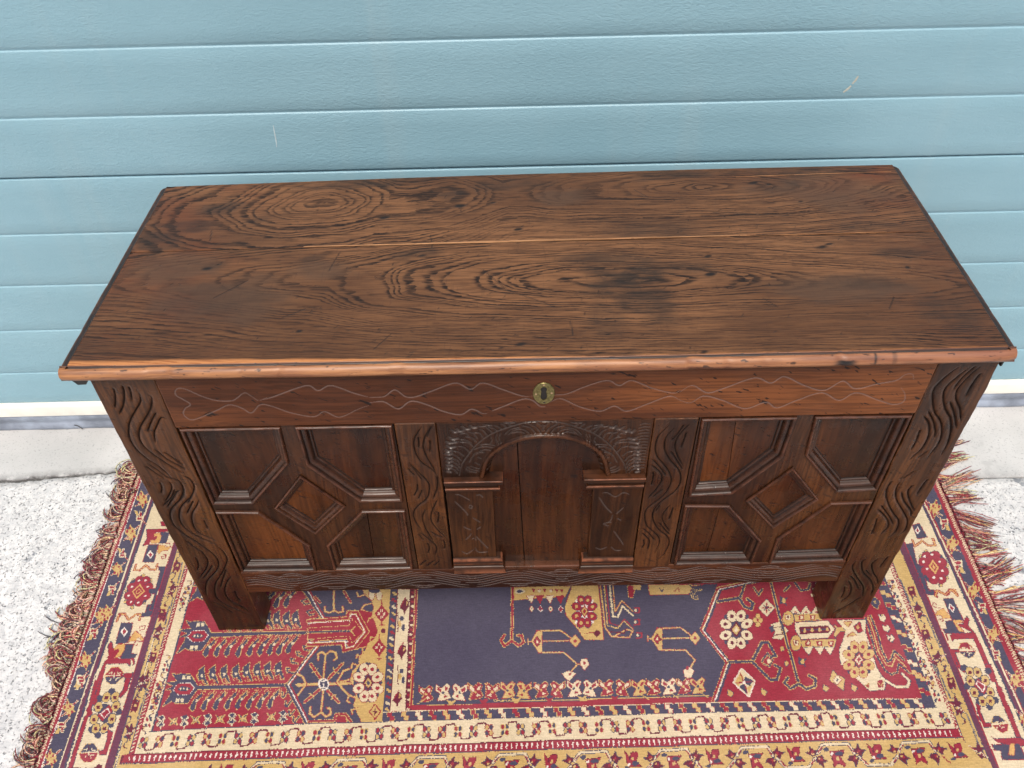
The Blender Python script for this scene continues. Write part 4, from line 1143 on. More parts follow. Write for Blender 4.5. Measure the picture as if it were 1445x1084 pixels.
# ------------------------------------------------------------------ the rug: pattern drawn motif by motif on measured sheets, then knotted
# P polygon, L line, El ellipse, Di diamond; r crimson, s slate, c cream, y gold, o orange, m maroon, p plum, w white, g grey
ops=[]
cur='A'
def on_sheet(t):
    global cur; cur=t
def fl(t,a,b):
    h=RUG_SHEET[t][1]; k=h[6]*a+h[7]*b+1
    return ((h[0]*a+h[1]*b+h[2])/k,(h[3]*a+h[4]*b+h[5])/k)
def cv(pts): return [fl(cur,a,b) for a,b in pts]
def wd(w): return w*RUG_SHEET[cur][0]
def P(c,pts,st=None,sw=6):
    q=cv(pts)
    if st: ops.append(('L',st,wd(sw*2),q+[q[0]]))
    ops.append(('P',c,0,q))
def L(c,w,pts,st=None,sw=5):
    q=cv(pts)
    if st: ops.append(('L',st,wd(w+2*sw),q))
    ops.append(('L',c,wd(w),q))
def sh(pts,dx,dy): return [(a+dx,b+dy) for a,b in pts]
def El(c,x,y,rx,ry,rot=0,st=None,sw=5,n=14):
    a=math.radians(rot)
    pts=[(x+rx*math.cos(t)*math.cos(a)-ry*math.sin(t)*math.sin(a), y+rx*math.cos(t)*math.sin(a)+ry*math.sin(t)*math.cos(a)) for t in [2*math.pi*k/n for k in range(n)]]
    P(c,pts,st,sw)
def Di(c,x,y,w,h,st=None,sw=5,sk=0): P(c,[(x+sk,y-h),(x+w,y),(x-sk,y+h),(x-w,y)],st,sw)
def rosette(x,y,rx,ry,pr,pc,ps,dot,knob,cc,n=8,ph=22.5,sk=0,psw=8):
    El(knob,x,y,rx*1.0,ry*1.0)
    for k in range(n):
        t=math.radians(ph+360*k/n)
        if knob: 
            t2=math.radians(ph+360*(k+.5)/n)
            if k%2==0: El(knob,x+sk*-math.sin(t2)*ry/rx+rx*1.22*math.cos(t2),y+ry*1.22*math.sin(t2),pr*.42,pr*.42)
    for k in range(n):
        t=math.radians(ph+360*k/n)
        px,py=x+rx*math.cos(t)-sk*math.sin(t),y+ry*math.sin(t)
        El(pc,px,py,pr*1.1,pr*.82,rot=math.degrees(math.atan2(ry*math.sin(t),rx*math.cos(t))),st=ps,sw=psw)
        if dot: El(dot,px,py,pr*.38,pr*.38,n=6)
    Di(cc[0],x,y,rx*.52,ry*.55); Di(cc[1],x,y,rx*.36,ry*.38); Di(cc[2],x,y,rx*.2,ry*.22)

# ---------------- bottom field: left red field
on_sheet('L3')
def feather(x,y,up):
    s=-1 if up else 1
    f=lambda pts:[(x+a,y+s*b) for a,b in pts]
    L('y',4,f([(-28,12),(10,-50),(46,-52),(14,-14)]))
    P('r',f([(-22,8),(12,-44),(38,-46),(10,-14)]))
    L('y',3,f([(14,-14),(16,-30),(30,-40)]))
    P('s',f([(-36,55),(-42,42),(-20,-2),(6,-18),(10,-8),(-8,20),(-16,50),(-30,60)]) if not up else f([(-18,32),(14,52),(14,6),(30,-40),(22,-44),(2,-20),(-20,24)]),'y',4)
    El('c',x,y,7,7,n=8)
def feath_up(x,y):
    f=lambda pts:[(x+a,y+b) for a,b in pts]
    P('r',f([(-30,-6),(-6,44),(10,46),(-14,-4)]),'y',3)
    P('r',f([(0,20),(14,46),(26,44),(12,14)]),'y',3)
    P('s',f([(-18,-30),(14,-54),(14,-6),(32,44),(24,44),(4,16),(-14,24),(-20,-2)]),'y',4)
    El('c',x,y,8,8,n=8)
def feath_dn(x,y):
    f=lambda pts:[(x+a,y+b) for a,b in pts]
    P('r',f([(-24,6),(14,-48),(28,-50),(-4,-4)]),'y',3)
    P('r',f([(18,-18),(34,-50),(44,-50),(24,-14)]),'y',3)
    P('s',f([(-40,40),(-26,58),(-12,46),(-6,14),(28,-28),(26,-44),(2,-18),(-22,4)]),'y',4)
    El('c',x,y,8,8,n=8)
def head(dx,dy,tr):
    P('s',sh([(112,752),(150,690),(162,662),(130,662),(168,642),(128,622),(190,616),(163,570),(185,580),(215,575),(262,580),(300,640)],dx,dy)+tr+sh([(300,660),(245,735),(185,735),(160,722)],dx,dy),'y',4)
    P('r',sh([(195,630),(260,626),(282,652),(255,686),(195,686),(170,660)],dx,dy),'w',4)
    P('s',sh([(190,658),(215,642),(245,645),(262,655),(240,668),(210,670)],dx,dy))
    for k in (0,18,36): El('c',208+dx+k,656+dy,4,7)
    for a,b in ((193,718),(218,718),(228,596),(254,596)):
        P('c',sh([(a-9,b-10),(a+9,b-10),(a+7,b+10),(a-11,b+10)],dx,dy))
for p in [(690,165),(745,165),(800,160)]: feath_dn(*p)
head(140,-560,[(900,70),(900,84)])
for p in [(452,305),(505,303),(560,300),(620,296),(680,290),(728,286),(780,290),(828,285)]: feath_up(*p)
for p in [(368,430),(425,428),(482,426),(542,428),(603,425),(660,420),(712,417),(762,415),(812,410)]: feath_dn(*p)
head(75,-285,[(870,346),(1145,330),(1145,352),(870,360)])
for p in [(323,588),(382,582),(445,577),(508,573),(565,568),(622,563),(678,560),(735,558)]: feath_up(*p)
for p in [(298,720),(358,718),(420,714),(482,712),(540,710),(598,710),(655,708),(712,704)]: feath_dn(*p)
head(0,0,[(778,626),(778,642)])
# butterflies
on_sheet('F1')
def bfly(x,y,k):
    if k=='y':
        P('y',[(x-60,y-50),(x-10,y-25),(x+60,y-55),(x+30,y),(x+55,y+50),(x,y+30),(x-60,y+50),(x-30,y)])
        L('s',10,[(x-30,y-30),(x+25,y+30)]); L('s',10,[(x+30,y-30),(x-30,y+30)]); El('y',x,y,14,14); El('c',x,y,7,7)
    else:
        P('s',[(x-40,y-45),(x+20,y-65),(x+45,y-30),(x+20,y),(x+45,y+35),(x-10,y+65),(x-50,y+45),(x-15,y)],'c',4)
        L('c',10,[(x-35,y-40),(x+40,y+40)]); L('c',10,[(x+40,y-45),(x-35,y+50)]); El('s',x-5,y+35,15,15); El('s',x+10,y-38,14,14)
        L('c',6,[(x,y+60),(x-5,y+85)])
for k,(x,y) in enumerate([(300,460),(445,460),(565,455),(695,448),(825,445),(965,440),(1100,432),(1225,430),(1355,425),(1550,410),(1680,405)]): bfly(x,y,'sy'[k%2])
# ---------- octagon
on_sheet('L3')
# upper octagon
P('s',[(868,128),(975,290),(1110,285),(1112,240),(1145,230),(1260,240),(1260,100),(868,100)],'y',5)
L('r',12,[(905,130),(985,275),(1100,268),(1104,235)]); L('w',4,[(895,130),(980,284),(1108,277)])
L('y',14,[(1035,100),(1035,240)],'r',3); L('y',12,[(985,215),(985,240),(1010,248),(1035,235),(1060,248),(1085,240),(1082,215)],'r',3)
L('r',16,[(930,160),(960,190)],'y',4); L('r',16,[(1125,190),(1090,130)],'y',4)
for pts in ([(890,170),(860,180),(880,200),(900,195)],[(920,230),(890,240),(905,262),(930,255)],[(950,275),(925,285),(905,300),(900,310)]): L('s',12,pts,'y',4)
# main octagon body
P('s',[(780,630),(952,398),(1104,390),(1108,440),(1150,445),(1290,400),(1290,860),(1110,860),(1100,800),(1045,795),(1030,840),(890,845)],'y',5)
L('s',18,[(787,630),(955,405),(1100,398)],'y',4); L('r',10,[(800,630),(958,420),(1118,412),(1120,440),(1150,436)]);L('w',6,[(790,632),(955,410),(1110,403)])
L('s',20,[(778,632),(885,840)],'y',4); L('r',10,[(800,632),(900,835)]); L('w',6,[(790,634),(893,838)])
L('r',14,[(900,832),(1035,830),(1045,795),(1095,790),(1135,845)],'y',4)
# hooks left of octagon
for x,y in [(935,392),(905,430),(868,462),(838,500),(815,550)]: L('s',11,[(x,y+22),(x-30,y+15),(x-36,y-6),(x-18,y-2)],'y',4)
for x,y in [(785,680),(805,730),(822,780),(845,815)]: L('s',11,[(x,y-10),(x-22,y+22),(x-30,y+15),(x-28,y-8)],'y',4)
# eight-ray star
for pts,w in ([(845,632),(1250,622)],20),([(978,600),(990,470)],12),([(975,660),(966,785)],12): L('y',w,pts,'r',3)
for pts in ([(950,500),(948,470),(968,455),(990,472),(1015,452),(1045,460),(1050,490),(1035,500)],[(908,755),(905,790),(930,808),(966,783),(992,808),(1018,795),(1015,762),(1000,760)]): L('y',13,pts,'r',3)
L('y',12,[(835,575),(865,590),(885,628),(865,655),(838,690)],'r',3)
P('y',[(828,632),(850,618),(850,648)])
for tip,e1,e2 in (((910,525),(960,595),(0,0)),((1080,520),(1005,600),(0,0)),((878,725),(955,660),(0,0)),((1060,728),(1000,665),(0,0))):
    L('r',17,[e1,tip],'y',5)
    dx,dy=tip[0]-e1[0],tip[1]-e1[1]
    L('y',6,[(e1[0]+dx*.55-dy*.22,e1[1]+dy*.55+dx*.22),(e1[0]+dx*.45,e1[1]+dy*.45),(e1[0]+dx*.55+dy*.22,e1[1]+dy*.55-dx*.22)])
El('w',978,629,30,32); El('s',978,629,22,26); L('w',5,[(970,612),(988,612)]);L('w',6,[(979,612),(977,645)]);L('w',5,[(968,645),(986,645)])
on_sheet('C4')
for pts in ([(95,620),(130,560),(160,548)],[(100,625),(140,670),(165,690)],[(110,618),(190,600)]): L('y',13,pts,'r',3)
# arrow
L('r',20,[(-60,292),(155,278),(160,243),(205,243),(262,345),(190,435),(135,450),(130,412),(-60,418)],'y',6)
L('w',5,[(-60,304),(168,290),(172,255),(200,256),(248,345),(185,424),(146,436),(142,399),(-60,406)])
P('r',[(-60,330),(160,318),(185,282),(240,345),(180,408),(165,370),(-60,386)],'y',5)
L('s',14,[(-60,350),(170,345)],'y',4); L('y',4,[(170,345),(195,320)]);L('y',4,[(170,345),(195,370)])
# yellow field with hooks
P('y',[(392,120),(235,120),(250,150),(282,180),(296,215),(285,262),(305,300),(318,345),(300,385),(262,410),(250,450),(215,480),(215,520),(180,560),(165,610),(195,650),(200,700),(185,740),(230,838),(345,838),(355,600)],'r',3)
for pts in ([(250,150),(215,160),(205,135)],[(285,195),(245,205),(228,230),(248,235)],[(300,265),(270,275),(262,295)],[(305,380),(280,375),(275,395)],[(258,425),(232,435),(236,460)],[(222,482),(205,470),(200,490)],[(215,530),(180,520),(172,545)],[(195,700),(165,690),(150,720),(168,730)],[(205,760),(175,768),(178,790)]): L('y',10,pts,'r',3)
El('s',262,620,78,108); rosette(265,622,54,78,30,'c','r','r','s',('m','y','s'),psw=4)
El('c',285,150,14,28,st='r',sw=4);El('c',325,155,14,25,st='r',sw=4);El('s',300,128,30,14)
for x,y in ((338,250),(325,433)):
    Di('r',x,y,38,48); 
    for a,b in ((-14,0),(14,0),(0,-18),(0,18)): P('c',[(x+a-6,y+b-7),(x+a+6,y+b-7),(x+a+5,y+b+7),(x+a-7,y+b+7)])
    L('r',6,[(x,y-70),(x,y+65)]); L('r',5,[(x-12,y+60),(x+12,y+60)])
El('m',347,343,12,14); 
Di('r',302,778,36,46); Di('y',302,778,27,36); L('m',9,[(302,762),(302,794)]);L('m',9,[(290,778),(314,778)])
# vertical borders
P('s',[(388,120),(422,120),(384,838),(342,838)])
for k in range(21):
    t=k/20.; x=396-t*44; y=135+t*690; c='yrcyr'[k%5]
    P(c,[(x,y),(x+14,y),(x+14,y+8),(x+24,y+8),(x+24,y+20),(x+9,y+20),(x+9,y+12),(x,y+12)])
L('s',5,[(388,120),(345,838)])
P('c',[(428,120),(490,120),(468,775),(385,775)]); L('m',6,[(426,120),(384,775)])
for k,(x,y) in enumerate([(470,195),(445,240),(455,440),(435,300),(440,590),(425,720),(420,690),(448,560)]):
    pass
for (x,y) in [(470,200),(455,445),(432,700)]:
    P('m',[(x-35,y+20),(x-20,y-15),(x-5,y-30),(x+12,y-20),(x+15,y+10),(x,y+30),(x-10,y+55),(x-20,y+30)]); P('y',[(x+2,y-18),(x+12,y-8),(x,y+8)]); L('r',5,[(x-30,y+15),(x,y-40)])
for (x,y) in [(440,305),(440,590)]:
    El('y',x-5,y,9,18); El('s',x+14,y+20,9,20); El('s',x+5,y-30,12,12); L('m',5,[(x-15,y+45),(x-15,y-60)])
P('m',[(490,120),(520,120),(496,775),(464,775)])
for k in range(26):
    t=k/25.; x=498-t*26; y=130+t*630
    P('c' if k%2 else 'r',[(x,y),(x+15,y),(x+15,y+10),(x+5,y+12),(x,y+8)])
# slate centre field
P('s',[(535,100),(1700,100),(1700,690),(1260,735),(505,742)],'y',4)
L('r',9,[(524,110),(495,755)]); L('y',4,[(518,110),(489,765)])
L('r',25,[(488,757),(860,748),(1260,733)]); 
on_sheet('C5')
P('s',[(60,100),(1195,90),(1100,340),(1245,512),(1172,700),(20,725)])
L('y',5,[(-10,723),(480,713),(1150,693)])
L('r',26,[(-60,742),(480,730),(1185,710)])
L('r',15,[(88,100),(85,385)],'y',5)
L('r',17,[(45,365),(28,392),(45,424),(85,395),(120,424),(148,405),(138,366),(118,368)],'y',5)
P('y',[(97,110),(400,100),(372,158),(97,180)],'r',3)
El('c',128,132,28,14); El('s',128,132,18,8)
for x in (205,235,265,300,330,355): P('r',[(x-12,118),(x+8,120),(x-2,142)]); 
for x in (235,297): P('c',[(x-8,122),(x+6,122),(x+6,138),(x-8,138)])
for k,x in enumerate((187,236,290,345)):
    P('r' if k%2 else 'c',[(x-22,158),(x+22,152),(x+2,196)],'r',3); Di('r' if k%2 else 'c',x+3,226,12,16,'r' if k%2==0 else 'w',2); El('s',x+3,226,3,5)
P('y',[(410,95),(548,95),(562,220),(575,330),(580,390),(478,390),(440,330),(375,258),(372,214)],'r',4)
rosette(475,238,46,66,25,'r','s','y','w',('r','y','r'),psw=3)
L('r',5,[(480,355),(530,352)]);P('m',[(545,335),(565,355),(545,378),(525,358)])
# chevrons
L('y',9,[(560,95),(588,325),(625,375),(718,378),(738,345),(705,335),(640,372)],'r',3)
L('s',9,[(577,95),(600,310)]);L('r',9,[(592,95),(612,300),(665,318),(690,280),(740,330)]);L('y',8,[(582,95),(600,315),(655,330),(688,290),(740,338)])
L('c',13,[(612,95),(628,268),(655,268),(682,212),(735,262)],'s',3);L('y',7,[(630,95),(640,240),(678,180),(735,240)],'r',2)
L('m',11,[(620,350),(690,355),(700,335)])
for x,y in ((757,235),(757,298),(770,368)):
    L('r',11,[(x-10,y-14),(x+14,y-14),(x+14,y+12),(x-12,y+14)]); El('c',x-6,y,6,8)
P('r',[(712,100),(752,100),(750,125),(735,165),(715,160)],'y',3); P('y',[(740,95),(785,95),(780,122),(742,122)])
P('y',[(822,95),(1110,95),(1060,100),(1035,145),(830,150)],'r',4); L('r',7,[(960,130),(985,112),(990,140)]); L('s',5,[(880,110),(895,135),(905,112)])
L('s',10,[(1050,130),(1060,165),(1085,170),(1075,140)],'y',4);L('s',9,[(1045,95),(1070,125),(1105,120)],'y',4)
def animal(dx,dy,k):
    f=lambda p:sh(p,dx,dy)
    L('y',8,f([(170,400),(190,400)]),'r',3);L('y',8,f([(172,385),(172,415)]),'r',2)
    L('y',9,f([(222,345),(350,342),(425,398)]),'r',3)
    L('y',9,f([(245,400),(400,396)]),'r',3)
    if k==0:
        L('y',9,f([(232,460),(365,460),(440,525),(385,585)]),'r',3);L('y',9,f([(440,525),(485,520)]),'r',3)
        P('c',f([(358,575),(390,560),(432,575),(395,612),(375,600)]),'r',3);P('c',f([(460,498),(490,492),(502,525),(478,555),(455,525)]),'r',3);El('r',400+dx,578+dy,8,8);El('r',478+dx,518+dy,8,10)
    else:
        L('y',9,f([(232,460),(375,462),(425,515),(395,570)]),'r',3)
        P('c',f([(365,570),(400,555),(420,575),(405,612),(372,605)]),'r',3);El('r',385+dx,560+dy,8,12)
    P('y',f([(190,400),(222,345),(250,345),(248,462),(230,462)]),'r',3)
    Di('r',222+dx,402+dy,20,28,'m',3);El('c',222+dx,402+dy,6,9)
    P('y',f([(395,395),(428,365),(455,398),(430,432)]),'r',3); El('r',428+dx,398+dy,8,10)
animal(0,0,0); animal(645,-15,1)
def tulip(x,y,k,fl):
    s=fl
    a,b={'y':('y','r'),'r':('r','c'),'c':('c','r')}[k]
    P(a,[(x-36*s,y-38),(x-8*s,y-18),(x+22*s,y-42),(x+38*s,y-30),(x+26*s,y),(x+42*s,y+32),(x+10*s,y+45),(x-30*s,y+48),(x-12*s,y+10),(x-40*s,y-8)],'r' if a!='r' else 'y',3)
    P(b,[(x-28*s,y-28),(x-6*s,y-10),(x-10*s,y+5),(x-32*s,y-10)]);P(b,[(x+14*s,y-26),(x+30*s,y-26),(x+20*s,y-4),(x+8*s,y-6)]);P(b,[(x+6*s,y+14),(x+28*s,y+26),(x+6*s,y+34)])
    El('s' if a!='r' else 'y',x,y+6,7,8)
def pair(x,y,k):
    tulip(x-46,y,k,1);tulip(x+44,y,k,-1)
    P({'y':'y','r':'r','c':'y'}[k],[(x-30,y+40),(x-2,y+55),(x+28,y+40),(x+5,y+72),(x-8,y+72)])
    L('s',14,[(x,y-30),(x,y+30)])
for x,y,k in ((-70,664,'r'),(110,658,'y'),(288,655,'r'),(466,650,'c'),(640,648,'r')): pair(x,y,k)
for x,y,k in ((768,646,'y'),(845,642,'r'),(930,640,'c'),(1010,638,'r'),(1088,636,'y')):
    tulip(x,y,k,1); L('y' if k!='r' else 'r',7,[(x+5,y+35),(x+55,y+68)])
on_sheet('C4')
for x,y,k in ((715,672,'c'),(890,668,'r'),(1062,662,'y')): pair(x,y,k)
tulip(575,680,'r',1); L('y',7,[(580,705),(530,738)])
# ---------------- right red medallion
on_sheet('R6')
P('r',[(420,60),(205,110),(112,340),(262,514),(182,722),(1260,700),(1000,90)])
b=[(430,90),(345,100),(215,145),(132,342),(262,514),(190,722)]
bb=[(420,70),(200,118),(112,340),(250,514),(176,722)]
L('y',40,[(a+8,c) for a,c in bb]); L('r',15,bb); L('s',17,[(a+20,c+4) for a,c in bb]); L('w',6,[(a+11,c+2) for a,c in bb])
L('s',22,[(205,185),(318,165),(345,212),(380,226),(392,195),(362,172)],'y',4); L('s',16,[(345,100),(325,160)],'y',4)
L('s',13,[(395,110),(420,150),(440,120)],'y',4)
L('s',18,[(262,512),(388,510)],'y',4)
L('s',20,[(388,510),(440,405),(475,405),(515,478),(480,480)],'y',4); L('s',20,[(388,510),(488,608),(522,605),(540,545),(510,528)],'y',4)
L('r',12,[(410,510),(448,425),(468,425),(492,470)]);L('s',10,[(440,510),(470,460),(500,500),(480,535),(450,520)],'y',3);El('c',477,505,10,14)
rosette(303,336,62,80,30,'c','m','m','s',('m','y','c'),psw=3)
for a,b_ in ((0,-22),(0,22),(-15,0),(15,0)): El('y',418+a,286+b_,13,14,st='m',sw=3)
El('r',418,286,7,8)
Di('c',465,218,44,46,'s',3);L('r',9,[(440,218),(490,218)]);L('r',9,[(465,195),(465,242)]);L('s',5,[(450,205),(480,232)]);L('s',5,[(480,205),(450,232)])
P('c',[(488,308),(535,295),(580,338),(545,388),(498,382),(512,345)],'s',3); L('m',5,[(505,325),(545,320),(550,360),(510,365)])
P('s',[(478,325),(500,310),(505,345),(490,350)])
L('s',15,[(488,85),(525,230),(635,615)],'y',5)
L('s',17,[(580,598),(562,625),(595,655),(640,630),(680,658),(728,640),(728,600),(695,585)],'y',5)
for x,y in ((558,180),(658,508)):
    P('s',[(x-22,y-30),(x,y-10),(x+24,y-20),(x+8,y+5),(x+18,y+30),(x-5,y+14),(x-22,y+20)]); El('y',x,y,10,14)
for x,y in ((550,438),(572,520)): El('y',x,y,10,13,st='s',sw=2)
for x,y in ((270,678),(452,672),(785,652),(940,652)): P('y',[(x-14,y-20),(x+6,y-8),(x+18,y),(x+4,y+20),(x-12,y+10)],'s',4)
P('c',[(330,548),(405,612),(372,698),(286,622)],'w',6)
P('y',[(325,565),(345,600),(315,640),(296,622)]);P('s',[(350,590),(395,612),(375,640),(345,620)]);P('s',[(320,645),(345,625),(360,680),(340,665)]);P('y',[(360,650),(390,630),(375,680)]);L('r',8,[(325,570),(365,680)]);L('r',8,[(395,615),(300,625)]);El('w',345,622,9,9)
P('y',[(822,556),(848,580),(888,602),(880,665),(850,640),(806,608)],'s',4); Di('c',848,608,24,26,'r',3);El('s',848,608,6,8)
for x,y in ((632,72),(680,80),(720,85)): pass
L('s',14,[(560,128),(590,100)],'y',4); L('s',16,[(620,85),(650,125),(690,120),(700,90)],'y',4)
for x,y in ((722,120),(735,92),(712,150)): El('c',x,y,9,11,n=5)
# ship
for x in (620,680,738): P('c',[(x-30,250),(x-12,220),(x,210),(x+14,232),(x+30,250)],'s',3); 
for x in (620,680,738): P('r',[(x-10,246),(x,236),(x+10,246)])
P('y',[(610,256),(752,250),(765,285),(620,292)],'s',3)
for x in (655,715): P('r',[(x-16,260),(x+14,258),(x+12,284),(x-14,286)]);P('c',[(x-7,264),(x+7,263),(x+6,279),(x-6,280)])
P('c',[(618,300),(795,290),(832,335),(795,382),(652,388),(622,345)],'s',4)
P('m',[(640,322),(800,316),(812,340),(800,355),(645,362)]);
for x in (670,710,752,792): Di('y',x,340-(x-710)*.04,12,12,'r',3)
L('s',10,[(655,340),(800,334)]); 
for x in (670,710,752,792): Di('y',x,339-(x-710)*.04,9,8)
P('y',[(645,398),(842,388),(832,428),(660,434)],'s',3)
for x in (690,752,815): P('r',[(x-18,400),(x+14,398),(x+12,424),(x-16,426)]);P('c',[(x-8,404),(x+6,403),(x+5,419),(x-7,420)])
for x in (690,752,806): P('c',[(x-28,434),(x+26,430),(x+2,472)],'s',3)
El('y',582,275,30,38,st='s',sw=4);El('y',622,408,28,42,st='s',sw=4)
for x,y in ((580,268),(622,405)): P('c',[(x-14,y-14),(x+14,y-8),(x+10,y+16),(x-10,y+14)],'r',3);El('m',x,y,6,8)
P('y',[(832,312),(850,325),(895,328),(892,345),(858,350),(838,380),(828,365),(842,335)],'s',3)
# kite
P('c',[(845,286),(1000,286),(998,350),(1060,545),(1108,620),(1100,662),(1022,668),(866,522),(858,450),(895,345)],'s',4)
P('y',[(880,296),(925,294),(905,325)],'r',4);P('r',[(935,320),(968,295),(985,345),(960,355)],'s',4);Di('y',958,325,9,14);P('y',[(900,375),(930,350),(950,368)],'r',4)
rosette(963,500,58,74,30,'y','r','r','s',('r','c','r'),psw=3)
P('r',[(1060,612),(1090,608),(1098,648),(1066,650)]);L('y',6,[(1068,622),(1080,640),(1095,620)]);P('r',[(998,640),(1018,628),(1016,652)],'y',3)
on_sheet('Z8')
# triple lines right of the kite
def tri(off): return [(170+off,120),(180+off,165),(228+off*.9,245),(262+off*.8,375),(318+off*.3,455-off*.5),(345,462-off*.9),(368,440-off*1.0),(372,385-off*.9),(455,455-off*.8)]
L('s',14,[(185,140),(215,240),(250,370),(305,470),(345,495),(385,485),(392,430),(462,488)],'y',3)
L('y',10,[(198,130),(235,235),(268,360),(315,438),(352,445),(372,385),(440,450)],'r',2)
L('s',15,[(215,125),(255,225),(285,340),(322,415),(345,405),(365,345),(425,405)],'y',4)
P('r',[(240,130),(275,225),(305,330),(328,395),(340,385),(358,330),(385,335),(340,190),(300,100)])
L('c',20,[(285,515),(330,548),(380,574),(450,572),(462,535),(415,492)],'s',4)
for x,y in ((290,140),(315,207),(342,268)):
    P('c',[(x-24,y-22),(x-4,y-8),(x+8,y-22),(x+24,y),(x+10,y+24),(x-14,y+12)],'s',3)
for x,y in ((288,128),(342,282)): P('s',[(x-15,y-10),(x,y-14),(x+6,y+2),(x-8,y+6)]);El('y',x,y-4,5,5)
P('s',[(205,30),(245,10),(275,40),(262,85),(235,70)],'y',5);P('y',[(235,40),(250,30),(250,55)])

field_ops=ops; ops=[]
def pxmm(u): return np.array(fl('px',*u))
def zpx(t,u): return np.array(fl(t,*u))
def xline(a,b,ya=-420,yb=480):
    A=zpx(*a);B=zpx(*b); k=(B[0]-A[0])/(B[1]-A[1])
    return (A[0]+k*(ya-A[1]),ya),(A[0]+k*(yb-A[1]),yb)
def stripe(c,l1,l2):
    ops.append(('P',c,0,[l1[0],l1[1],l2[1],l2[0]]))
LB=[('B',x0,995,'Cc',x1,0) for x0,x1 in ((205,330),(228,352),(265,398),(298,425),(312,440),(493,612),(508,632),(555,662),(580,688),(600,700))]
LB=[xline((a,(b,c)),(d,(e,f))) for a,b,c,d,e,f in LB]
cols=['m','K','r','K2','s','c','p','s','c']
# K = braid handled later ; K2 pink dotted
for i,c in enumerate(cols):
    stripe({'K':'r','K2':'m'}.get(c,c),LB[i],LB[i+1])
creamL=LB[9]
purL=xline(('B',(1028,995)),('Cc',(1018,320)));purR=xline(('B',(1105,995)),('Cc',(1075,330)))
stripe('c',LB[9],purL)
stripe('p',purL,purR)
l0=xline(('B',(1020,995)),('Cc',(1008,320)))
stripe('r',l0,purL)
# inner side borders left
br2a=xline(('F1',(20,560)),('Cc',(1150,660)));br2b=xline(('F1',(75,560)),('Cc',(1198,640)))
smb=xline(('F1',(190,575)),('Cc',(1278,780)))
sm2=xline(('F1',(210,575)),('Cc',(1292,780)))
stripe('y',purR,br2a);stripe('r',br2a,br2b);stripe('c',br2b,smb);stripe('s',smb,sm2)
stripe('r',sm2,((300,-420),(300,480)))
side=[]
# right
RP=[xline(('D',(530,0)),('E',(480,0))),xline(('D',(600,0)),('E',(550,0)))]
rw1=xline(('D',(1150,0)),('E',(1008,0)));rw2=xline(('D',(1172,0)),('E',(1026,0)))
rm=xline(('D',(1112,0)),('E',(985,0)));rs=xline(('D',(1085,0)),('E',(962,0)))
rst=xline(('D',(1190,0)),('E',(1045,0)));rsr=xline(('D',(1330,0)),('Z7',(670,260)));
rr=xline(('E',(1170,0)),('E',(1440,620)))
rrb=xline(('E',(1218,0)),('Z7',(697,215)));rro=xline(('E',(1268,0)),('Z7',(722,215)));rre=xline(('E',(1292,0)),('Z7',(738,215)))
rfield=xline(('D',(185,380)),('E',(95,130)));rsl=xline(('D',(350,510)),('E',(160,0)));rsl2=xline(('D',(362,510)),('E',(172,0)))
rb2=xline(('D',(600,770)),('E',(268,0)));rb2r=xline(('D',(645,770)),('E',(318,0)))
stripe('s',rfield,rsl);stripe('s',rsl,rsl2);stripe('c',rsl2,rb2);stripe('r',rb2,rb2r);stripe('y',rb2r,RP[0]);stripe('p',RP[0],RP[1])
stripe('c',RP[1],rs);stripe('s',rs,rm);stripe('p',rm,rw1);stripe('c',rw1,rw2);stripe('r',rw2,rst);stripe('s',rst,rr);stripe('r',rr,rrb);stripe('r',rrb,rro);stripe('m',rro,rre)
l=xline(('D',(618,0)),('E',(566,0)));stripe('r',RP[1],l)
# braids
nbase=len(ops)
def braid(c1,a,b,w,step,both=True):
    A=np.array(a);B=np.array(b)
    for k in range(int((480+400)/step)):
        y=-400+k*step; t=(y+420)/900.
        xa=a[0][0]+(a[1][0]-a[0][0])*t; xb=b[0][0]+(b[1][0]-b[0][0])*t
        m=(xa+xb)/2
        ops.append(('L',c1,w,[(xa+.5,y-step*.25),(m,y+step*.25)]))
        if both: ops.append(('L',c1,w,[(m,y+step*.75),(xb-.5,y+step*.25)]))
braid('c',LB[1],LB[2],1.9,5.2); braid('c',rrb,rro,1.9,5.2)
braid('c',br2a,br2b,1.7,6.5,False);braid('c',rb2,rb2r,1.6,6.5)
for a,b,st in ((LB[3],LB[4],4),):
    braid('w',a,b,1.2,st,False)
